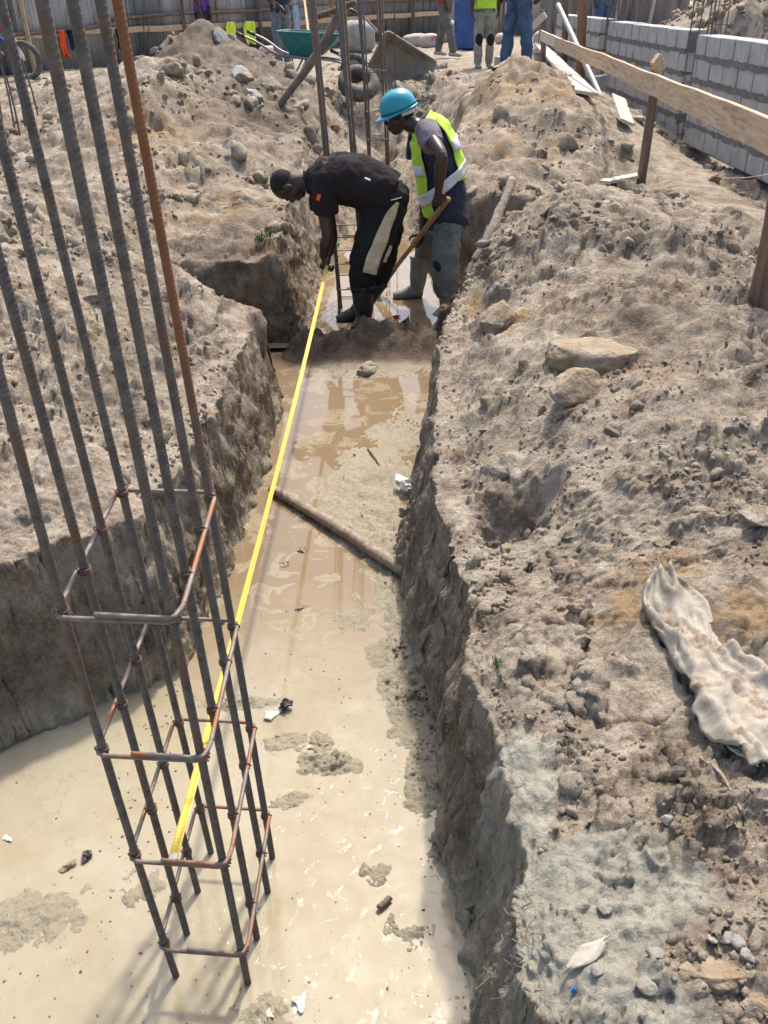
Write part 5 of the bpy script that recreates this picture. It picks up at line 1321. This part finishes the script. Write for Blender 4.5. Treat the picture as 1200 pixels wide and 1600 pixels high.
# ------------------------------------------------------------------ wheelbarrows, tyre, drum, sacks, basin
def wheelbarrow(loc, rot, label, tub_mat, in_mat):
    root = bpy.data.objects.new('wheelbarrow', None); COL.objects.link(root); root.location = loc; root.rotation_euler = rot
    tag(root, label, 'wheelbarrow', 'wheelbarrows in the yard')
    # local: +X forward (wheel), Z up, ground at 0
    b = MB(); prof = [(.30, 0.0, .16, .10), (.60, .0, .0, .0)]
    def ring(x0, x1, y0, y1, z, n=6, r=.08):
        pts = []
        for (cx, cy, a0) in ((x1 - r, y1 - r, 0), (x0 + r, y1 - r, 90), (x0 + r, y0 + r, 180), (x1 - r, y0 + r, 270)):
            for i in range(n + 1): a = rad(a0 + 90 * i / n); pts.append((cx + r * math.cos(a), cy + r * math.sin(a), z))
        return pts
    def tub(off):
        L_ = [ring(-.42 + off, .48 - off, -.33 + off, .33 - off, .64), ring(-.36 + off, .36 - off, -.27 + off, .27 - off, .50), ring(-.26 + off, .18 - off, -.19 + off, .19 - off, .35 + off, r=.06), ring(-.10, .04, -.06, .06, .345 + off, r=.03)]
        n = len(L_[0]); f = []
        for j in range(3):
            for i in range(n): f.append((j * n + i, j * n + (i + 1) % n, (j + 1) * n + (i + 1) % n, (j + 1) * n + i))
        f.append(tuple(3 * n + i for i in range(n)))
        return [q for l in L_ for q in l], f
    v, f = tub(0); b.add(v, f); o = b.build('tub', tub_mat, root, smooth=False, local=True); m = o.modifiers.new('s', 'SOLIDIFY'); m.thickness = .004
    b = MB(); v, f = tub(.008); b.add(v, [tuple(reversed(q)) for q in f]); li = b.build('lining', in_mat, None, local=True); li.parent = o
    b = MB(); rr = ring(-.42, .48, -.33, .33, .64); b.tube(rr + [rr[0]], .012, 6); ri = b.build('rim', tub_mat, None, smooth=True, local=True); ri.parent = o
    for q in (-1, 1):
        b = MB(); b.tube([(-1.0, .30 * q, .60), (-.72, .29 * q, .50), (-.35, .20 * q, .33), (.35, .13 * q, .30), (.66, .05 * q, .20)], .017, 8, smoothpath=5); b.build('handle', M['metalbar'], root, smooth=True, local=True)
        b = MB(); b.tube([(-1.0, .30 * q, .60), (-.88, .295 * q, .555)], .024, 8); b.build('grip', M['blackboot'], root, smooth=True, local=True)
        b = MB(); b.tube([(-.28, .19 * q, .34), (-.36, .20 * q, .02), (-.22, .20 * q, .02), (-.05, .17 * q, .33)], .014, 8); b.build('leg', M['metalbar'], root, smooth=True, local=True)
    # wheel
    def torus(R1_, r1, n=28, m_=10, c=(.66, 0, .20)):
        t = MB(); vs = []
        for i in range(n):
            a = 2 * math.pi * i / n
            for j in range(m_):
                p = 2 * math.pi * j / m_; rr_ = R1_ + r1 * math.cos(p); vs.append((c[0] + rr_ * math.cos(a), c[1] + r1 * 1.05 * math.sin(p), c[2] + rr_ * math.sin(a)))
        t.add(vs, [(i * m_ + j, i * m_ + (j + 1) % m_, ((i + 1) % n) * m_ + (j + 1) % m_, ((i + 1) % n) * m_ + j) for i in range(n) for j in range(m_)]); return t
    w = torus(.155, .045).build('wheel', M['rubber'], root, smooth=True, local=True)
    r_ = MB(); r_.v = []; r_.tube([(.66, -.02, .2), (.66, .02, .2)], .115, 20); rm = r_.build('rim', M['metalbar'], None, smooth=False, local=True); rm.parent = w
    return root
g = py(484, 127, 14.3); wheelbarrow(g, (0, rad(3), rad(-8)), 'teal wheelbarrow standing upright by the man in the dark shirt', M['teal'], M['tubin'])
_x = Vector((.80, .12, -.46)).normalized(); _z = Vector((-.30, -.86, .12)); _z = (_z - _x * _z.dot(_x)).normalized(); _y = _z.cross(_x)
_R = Matrix((_x, _y, _z)).transposed(); _p = py(626, 104, 14.6) - _R @ Vector((.03, 0, .55))
wheelbarrow(_p, _R.to_euler(), 'grey crusted wheelbarrow tipped on its side with its tub facing us', M['greytub'], M['tubin'])
def tyre(c, R1_, r1, rot, label):
    b = MB(); n, m_ = 48, 14; vs = []
    for i in range(n):
        a = 2 * math.pi * i / n
        for j in range(m_):
            p = 2 * math.pi * j / m_; k = 1 + (.035 * ((i // 2) % 2) if math.cos(p) > .5 else 0)
            rr_ = R1_ + r1 * max(math.cos(p), -.55) * k; vs.append((rr_ * math.cos(a), rr_ * math.sin(a), r1 * 1.15 * math.copysign(abs(math.sin(p)) ** .7, math.sin(p))))
    b.add(vs, [(i * m_ + j, i * m_ + (j + 1) % m_, ((i + 1) % n) * m_ + (j + 1) % m_, ((i + 1) % n) * m_ + j) for i in range(n) for j in range(m_)])
    o = link_mesh('tyre', b.mesh('tyre'), M['rubber'], None, True); o.location = c; o.rotation_euler = rot
    return tag(o, label, 'tyre')
tyre(py(560, 130, 13.6), .20, .09, (rad(38), rad(10), 0), 'old muddy car tyre leaning behind the middle rebar cage')
g = gpt(728, 76); dr = empty('drum', g, 'blue plastic drum standing behind the person in the vest', 'drum')
b = MB(); zz = [0, .02, .30, .32, .34, .62, .64, .66, .96, 1.0]; rr = [.27, .29, .29, .30, .29, .29, .30, .29, .29, .26]
b.tube([g + Vector((0, 0, z)) for z in zz], rr, 28); b.build('shell', M['bluedrum'], dr, smooth=False)
b = MB(); b.tube([g + Vector((0, 0, 1.0)), g + Vector((0, 0, 1.03))], .275, 28); b.build('lid', M['bluedrum'], dr)
def sack(px, py_, size, mat, label, rz=0.0, z0=1.1, group='sacks by the fence'):
    g = gpt(px, py_, z0); b = MB(); v, f = ico(4); sgn = np.sign(v); v = sgn * np.abs(v) ** .75
    v = v * np.array(size) * (1 + .12 * fbm3(v[:, 0] * 2 + px, v[:, 1] * 2, v[:, 2] * 2, 4, int(px)))[:, None]
    b.v = [tuple(q) for q in v]; b.f = [tuple(q) for q in f]
    o = link_mesh('sack', b.mesh('sack'), mat, None, True); o.location = g + Vector((0, 0, size[2] * .75)); o.rotation_euler = (0, 0, rz)
    return tag(o, label, 'sack', group)
sack(650, 72, (.34, .22, .16), M['palesack'], 'pale sack lying leftmost of the row behind the tipped wheelbarrow', .2)
sack(672, 74, (.25, .2, .17), M['pinksack'], 'pink and white sack left of the person in the red shirt')
sack(664, 60, (.28, .2, .22), M['pinksack'], 'pink sack piled behind the others', .3)
sack(700, 66, (.25, .2, .30), M['palesack'], 'pale sack standing behind the legs of the person in the red shirt')
sack(712, 60, (.2, .2, .36), M['pinksack'], 'pinkish sack standing left of the blue drum')
sack(788, 68, (.25, .2, .14), M['pinksack'], 'flat reddish sack between the vest and the jeans')
sack(558, 82, (.42, .3, .35), M['concrete'], 'round heap-like grey sack behind the middle rebar cage')
sack(420, 95, (.2, .18, .16), M['pinksack'], 'small pink sack beside the feet of the man in the dark shirt')
sack(853, 72, (.3, .3, .2), M['palesack'], 'pale sack behind the short square posts')
g = gpt(778, 108, 1.2); b = MB(); b.box(g + Vector((.15, .1, .1)), (.38, .19, .20), rot=.3); o = b.solo('concrete_block', M['block'], 'loose concrete block by the boots of the person in jeans', 'block'); bevel(o, .01)
g = py(251, 100, 14.6); b = MB(); n = 28
vs = []
for (r_, z) in ((.26, 0), (.34, .16), (.36, .17), (.36, .155), (.33, .14), (.25, .012)):
    for i in range(n): a = 2 * math.pi * i / n; vs.append((g.x + r_ * math.cos(a), g.y + r_ * math.sin(a), g.z - .1 + z))
b.add(vs, [(j * n + i, j * n + (i + 1) % n, (j + 1) * n + (i + 1) % n, (j + 1) * n + i) for j in range(5) for i in range(n)] + [tuple(range(n))[::-1], tuple(5 * n + i for i in range(n))])
b.solo('basin', M['green'], 'bright green plastic basin behind the left mound', 'basin', smooth=False)
# rebar stubs at the far left
for k, (xa, ya, xb, yb) in enumerate([(5, 215, -12, 95), (22, 200, 2, 100), (38, 195, 18, 85), (52, 190, 26, 88), (62, 188, 34, 92), (30, 208, 10, 120)]):
    bt = on_ground(xa, ya, .95); tp = py(xb, yb, bt.y + .1); b = MB(); b.tube([bt - Vector((0, 0, .1)), bt.lerp(tp, .5) + Vector((.01, 0, 0)), tp], .010, 6)
    b.solo('rebar', M['rebar'], ['second from the left', 'third from the left', 'fourth from the left', 'fifth from the left', 'rightmost', 'lowest and shortest'][k] + ' thin rebar of the leaning bunch at the left edge' if k else 'leftmost thin rebar of the leaning bunch at the left edge', 'rebar', 'leaning bunch of rebars at the left edge')
for k, x in enumerate((196, 203, 210, 217, 224, 232)):
    bt = gpt(x + 2, 98, 1.2); tp = py(x, 10, bt.y); b = MB(); b.tube([bt, tp], .011, 6)
    b.solo('rebar', M['rebar'], ['leftmost', 'second', 'third', 'fourth', 'fifth', 'rightmost'][k] + ' thin upright bar of the row before the fence above the left mound', 'rebar', 'row of upright bars before the fence')
# motorcycle partly in view at the far left edge
g = gpt(18, 128, 1.05); mc = empty('motorcycle', g, 'parked motorcycle with white fairing at the far left by the fence', 'motorcycle')
def tor(c, R1_, r1, mat, name):
    t = MB(); vs = []; n, m_ = 26, 8
    for i in range(n):
        a = 2 * math.pi * i / n
        for j in range(m_):
            p = 2 * math.pi * j / m_; rr_ = R1_ + r1 * math.cos(p); vs.append((c.x + rr_ * math.cos(a), c.y + r1 * math.sin(p), c.z + rr_ * math.sin(a)))
    t.add(vs, [(i * m_ + j, i * m_ + (j + 1) % m_, ((i + 1) % n) * m_ + (j + 1) % m_, ((i + 1) % n) * m_ + j) for i in range(n) for j in range(m_)]); return t.build(name, mat, mc, smooth=True)
tor(g + Vector((.25, .1, .3)), .26, .05, M['rubber'], 'wheel'); tor(g + Vector((-1.0, .1, .3)), .26, .05, M['rubber'], 'wheel')
b = MB(); b.tube([g + Vector((.25, .1, .3)), g + Vector((.12, .1, .62)), g + Vector((.02, .1, .85))], [.04, .07, .04], 8, smoothpath=4); b.build('fork', M['whiteplastic'], mc, smooth=True)
b = MB(); b.ball(g + Vector((-.35, .1, .62)), (.33, .13, .14), 14, 10); b.build('tank', M['bluedrum'], mc, smooth=True)
b = MB(); b.ball(g + Vector((-.75, .1, .68)), (.35, .13, .07), 14, 8); b.build('saddle', M['blackboot'], mc, smooth=True)
b = MB(); b.ball(g + Vector((-.35, .1, .38)), (.3, .12, .16), 12, 8); b.build('engine', M['iron'], mc, smooth=True)
b = MB(); b.ball(g + Vector((.06, .05, .80)), (.09, .1, .08), 12, 8); b.build('headlight', M['redshirt'], mc, smooth=True)
b = MB(); b.tube([g + Vector((.0, -.2, .95)), g + Vector((.0, .1, .90)), g + Vector((0, .4, .95))], .014, 8); b.build('handlebar', M['blackboot'], mc, smooth=True)
b = MB(); b.tube([g + Vector((.05, -.15, .95)), g + Vector((.03, -.17, 1.12)), g + Vector((.16, -.17, 1.16))], [.006, .02, .03], 8); b.build('mirror', M['whiteplastic'], mc, smooth=True)

# ------------------------------------------------------------------ torn sack on the right bank, litter, roots, grass
def ribbon(pts, widths, mat, name, label, cat, nx=40, k=22, amp=.012, thick=.0025, lift=.012, z0=.9, seed=3, freq=1.0):
    P = [on_ground(*p, z0) for p in pts]; P, R = catmull(P, widths, k); n = len(P)
    I, U = np.meshgrid(np.arange(n) / n, np.linspace(-1, 1, nx + 1), indexing='ij')
    LL = sum((P[i + 1] - P[i]).length for i in range(n - 1)); W = float(np.mean([r[0] for r in R]))
    sx_, sy_ = I * LL / .09 * freq, U * W / .05 * freq
    r1 = 1 - np.abs(vn2(sx_ * .55 + .8 * sy_ + seed, sy_ * 1.3 - .5 * sx_, seed)); r2_ = 1 - np.abs(vn2(sx_ * 1.2 - 1.1 * sy_, sy_ * 2.2 + sx_ * .7, seed + 3))
    H = amp * (1.3 * r1 ** 3 + .55 * r2_ ** 4 + .25 * vn2(sx_ * 3, sy_ * 3, seed + 5) + .8 * np.sqrt(np.maximum(0, 1 - U ** 2)))
    EW = 1 + .22 * vn2(sx_ * .9, np.sign(U) * 3 + 0 * U, seed + 7) + .07 * vn2(sx_ * 4, np.sign(U) * 3 + 0 * U, seed + 8)
    b = MB(); vs = []
    for i, p in enumerate(P):
        d = (P[min(i + 1, n - 1)] - P[max(i - 1, 0)]); d.z = 0; d.normalize(); s_ = Vector((-d.y, d.x, 0))
        for q in range(nx + 1):
            u = U[i, q]; a = p + s_ * u * R[i][0] * EW[i, q] + d * (.012 * vn2(np.array([q * .23]), np.array([seed * 1.0]), 4)[0] if i in (0, n - 1) else 0)
            vs.append(Vector((a.x, a.y, .4 * gz(a.x, a.y) + .6 * p.z + lift + H[i, q])))
    b.add(vs, [(i * (nx + 1) + q, i * (nx + 1) + q + 1, (i + 1) * (nx + 1) + q + 1, (i + 1) * (nx + 1) + q) for i in range(n - 1) for q in range(nx)])
    o = b.solo(name, mat, label, cat, smooth=True); m = o.modifiers.new('s', 'SOLIDIFY'); m.thickness = thick
    return o, P, vs
o, P, vs = ribbon([(1035, 918), (1052, 970), (1085, 1035), (1135, 1085), (1172, 1140), (1225, 1210)], [.040, .095, .066, .090, .098, .08], M['sack'], 'torn_sack', 'torn dirty woven sack lying crumpled on the right bank', 'sack', amp=.030, lift=.010, freq=.55)
for k in range(9):
    e = vs[k * 4]; b = MB(); b.tube([e, e + Vector((random.uniform(-.01, .01), .02, .012)), e + Vector((random.uniform(-.03, .03), .045, random.uniform(-.01, .02)))], .0016, 5, smoothpath=4); t = b.build('frayed_thread', M['sack'], None); t.parent = o; t.matrix_parent_inverse = Matrix.Translation(o.location).inverted()
ribbon([(1140, 1165), (1160, 1185), (1185, 1212)], [.012, .035, .02], M['palesack'], 'paper_scrap', 'stiff pale scrap under the lower end of the torn sack', 'scrap', amp=.004, k=8, lift=.03)
ribbon([(885, 1522), (915, 1500), (945, 1478)], [.004, .018, .008], M['palesack'], 'paper_scrap', 'torn beige paper scrap at the edge of the cement spill', 'scrap', amp=.006, k=8)
def crumple(px, py_, size, mat, label, name='plastic_scrap', z=None, flat=.4, seed=1, cat='litter', sc=2.2):
    g = pz(px, py_, z) if z is not None else on_ground(px, py_, .8); v, f = rock_shape(seed, 4, .55, 8); sc = sc * .8; rn = 1 - np.abs(vn3(v[:, 0] * sc + seed, v[:, 1] * sc, v[:, 2] * sc, seed)) + .25 * (1 - np.abs(vn3(v[:, 0] * sc * 2.3, v[:, 1] * sc * 2.3 + seed, v[:, 2] * sc * 2.3, seed)))
    v = v * (.45 + .6 * rn ** 2)[:, None] * np.array([size, size * .75, size * flat]); b = MB(); b.v = [tuple(q) for q in v]; b.f = [tuple(q) for q in f]
    o = link_mesh(name, b.mesh(name), mat, None, False); o.location = g; o.rotation_euler = (0, 0, seed); return tag(o, label, cat)
crumple(108, 1352, .030, M['rock_ochre'], 'brown chip of litter in the near mud at the lower left', z=.008, seed=4)
crumple(134, 1340, .026, M['blackplastic'], 'black plastic scrap beside the brown chip in the near mud', z=.008, seed=5)
crumple(425, 1115, .058, M['paleplastic'], 'pale crumpled plastic bag sunk in the mud right of the rebar cage', z=.0, seed=6, flat=.35)
crumple(448, 1100, .036, M['blackplastic'], 'black plastic piece on the pale crumpled bag', z=.02, seed=7)
crumple(500, 1165, .065, MAT_SOIL, 'small mud clump rising from the near mud in mid trench', name='clod', cat='clod', z=-.005, seed=8, flat=.35, sc=4)
crumple(628, 752, .062, M['whiteplastic'], 'white crumpled paper at the right foot of the trench wall', z=.06, seed=9, flat=.6, sc=1.6)
crumple(640, 800, .09, M['blackplastic'] if False else MAT_SOIL, 'dark cloth-like clump hanging at the right trench wall', name='clod', cat='clod', z=.16, seed=10, flat=.9, sc=3)
crumple(612, 1440, .05, MAT_SOIL, 'lump of mud below the floating stick', name='clod', cat='clod', z=-.005, seed=11, flat=.3, sc=4)
crumple(898, 1546, .010, M['bluescrap'], 'tiny blue plastic scrap in the cement spill', z=None, seed=12, flat=1)
crumple(470, 1560, .045, M['paleplastic'], 'shiny pale plastic strip half sunk at the bottom edge', z=-.005, seed=13, flat=.4)
crumple(425, 1585, .04, M['paleplastic'], 'pale plastic strip half sunk left of the shiny one', z=-.005, seed=14, flat=.4)
crumple(12, 1310, .022, M['whiteplastic'], 'white paper bit at the left edge of the near mud', z=.004, seed=15, flat=.3)
crumple(618, 496, .05, M['redshirt'], 'red and green wrapper floating by the black boots', z=.035, seed=16, flat=.3)
crumple(470, 860, .03, MAT_SOIL, 'wet clod in the puddle left of the pole', name='clod', cat='clod', z=.0, seed=17, flat=.4)
crumple(445, 880, .03, MAT_SOIL, 'smaller wet clod in the puddle left of the pole', name='clod', cat='clod', z=.0, seed=18, flat=.4)
crumple(472, 950, .034, MAT_SOIL, 'round wet clod alone in the grey puddle', name='clod', cat='clod', z=.0, seed=19, flat=.5)
crumple(345, 330 if False else 968, .0301, MAT_SOIL, 'wet clod at the foot of the left trench wall', name='clod', cat='clod', z=.02, seed=20)
# dry roots hanging from the trench edges
b = MB(); rr = random.Random(3)
edge = [(i, j) for j in range(0, len(TY), 3) for i in range(0, TP.shape[1], 2) if .9 < TY[j] < 7.2 and -.02 < TD[j, i] < .09 and TP[j, i, 2] > .25 and abs(TP[j, i, 0]) < .5 * TY[j] + .4]
for (i, j) in rr.sample(edge, 650):
    p = Vector(TP[j, i]); n_ = Vector(TN[j, i]); L_ = rr.uniform(.02, .09)
    q1 = p + n_ * .012 + Vector((rr.uniform(-.02, .02), rr.uniform(-.03, .03), -L_ * .3)); q2 = q1 + Vector((rr.uniform(-.02, .02), rr.uniform(-.03, .03), -L_ * rr.uniform(.2, .8)))
    b.tube([p, q1, q2], [.0012, .0010, .0006], 3, caps=False)
o = b.build('roots', M['drygrass']); tag(o, kind='stuff')
def tuft(px, py_, h, n, label, z0=.8):
    g = on_ground(px, py_, z0); b = MB()
    for k in range(n):
        a = random.uniform(0, 6.28); l = h * random.uniform(.6, 1.1); o = Vector((math.cos(a), math.sin(a), 0)) * h * random.uniform(0, .35); t = Vector((math.cos(a), math.sin(a), 0)); s_ = Vector((-t.y, t.x, 0)) * h * .05
        p0, p1_, p2_ = g + o, g + o + t * l * .3 + Vector((0, 0, l * .7)), g + o + t * l * .75 + Vector((0, 0, l * .9))
        b.add([p0 - s_, p0 + s_, p1_ + s_ * .8, p1_ - s_ * .8, p2_], [(0, 1, 2, 3), (3, 2, 4)])
    b.solo('grass_tuft', M['grass'], label, 'grass tuft', 'grass tufts')
tuft(775, 1042, .035, 16, 'small green grass tuft above the cement spill')
tuft(410, 388, .10, 26, 'grass tuft on the edge of the left mound above the side trench', .65)
tuft(422, 372, .08, 20, 'higher grass tuft behind the edge of the left mound', .65)
tuft(488, 212, .14, 30, 'grass tuft on the slope left of the middle rebar cage', 1.0)
tuft(412, 262, .07, 14, 'thin grass tuft on the left mound beside the bent head', 1.0)
tuft(835, 235, .06, 14, 'sparse grass on the heap behind the helmeted man', 1.0)
for (x, y, h) in ((1058, 14, .5), (1048, 12, .4), (1066, 12, .45)):
    g = py(x, y, 26); g.z = 1.1; b = MB()
    for k in range(160):
        a = random.uniform(0, 6.28); r_ = random.uniform(0, .6); p = g + Vector((math.cos(a) * r_, math.sin(a) * r_, 0)); t = Vector((random.uniform(-.2, .2), random.uniform(-.2, .2), random.uniform(.2, h)))
        b.add([p, p + Vector((.04, 0, 0)), p + t], [(0, 1, 2)])
    b.solo('grass_tuft', M['grass'], {1058: 'middle clump of grass beyond the site in the gap behind the walls', 1048: 'left clump of grass beyond the site in the gap behind the walls', 1066: 'right clump of grass beyond the site in the gap behind the walls'}[x], 'grass tuft', 'grass beyond the walls')
# rubble on the heap behind the walls
hm = (_X > 3.9) & (_X < 8) & (_Y > 11) & (_Y < 19) & (_Z > 1.25)
pts, nr = pick(900, hm); scatter('rubble', M['rock_ochre'], pts, nr, .03 + .09 * rng.rand(900) ** 2.5, 2, 77, 'brown rubble covering the heap behind the block walls', sink=.35, rough=.4, chips=6)
g = on_ground(596, 210, .6); b = MB(); b.box(g + Vector((0, 0, .01)), (.6, .4, .08), rot=Matrix.Rotation(.25, 3, 'X'), jit=.02); o = b.solo('concrete_slab', M['concrete'], 'flat pale concrete slab at the far end of the trench', 'slab'); bevel(o, .015)
# specks and bubbles on the near slurry
_n = 1100; pm = _view & (TD < -.04) & (_Y < 3.2) & (_Y > .9)
pts, nr = pick(_n, pm & (fbm2(_X * 4, _Y * 4, 3, 301) > .0)); pts = pts.copy(); pts[:, 2] = np.maximum(pts[:, 2], 0.0); nr = np.tile([0, 0, 1.0], (_n, 1))
scatter('mud_specks', MAT_CLOD, pts, nr, .0012 + .0045 * rng.rand(_n) ** 3, 1, 91, sink=.4, rough=.4, chips=3)
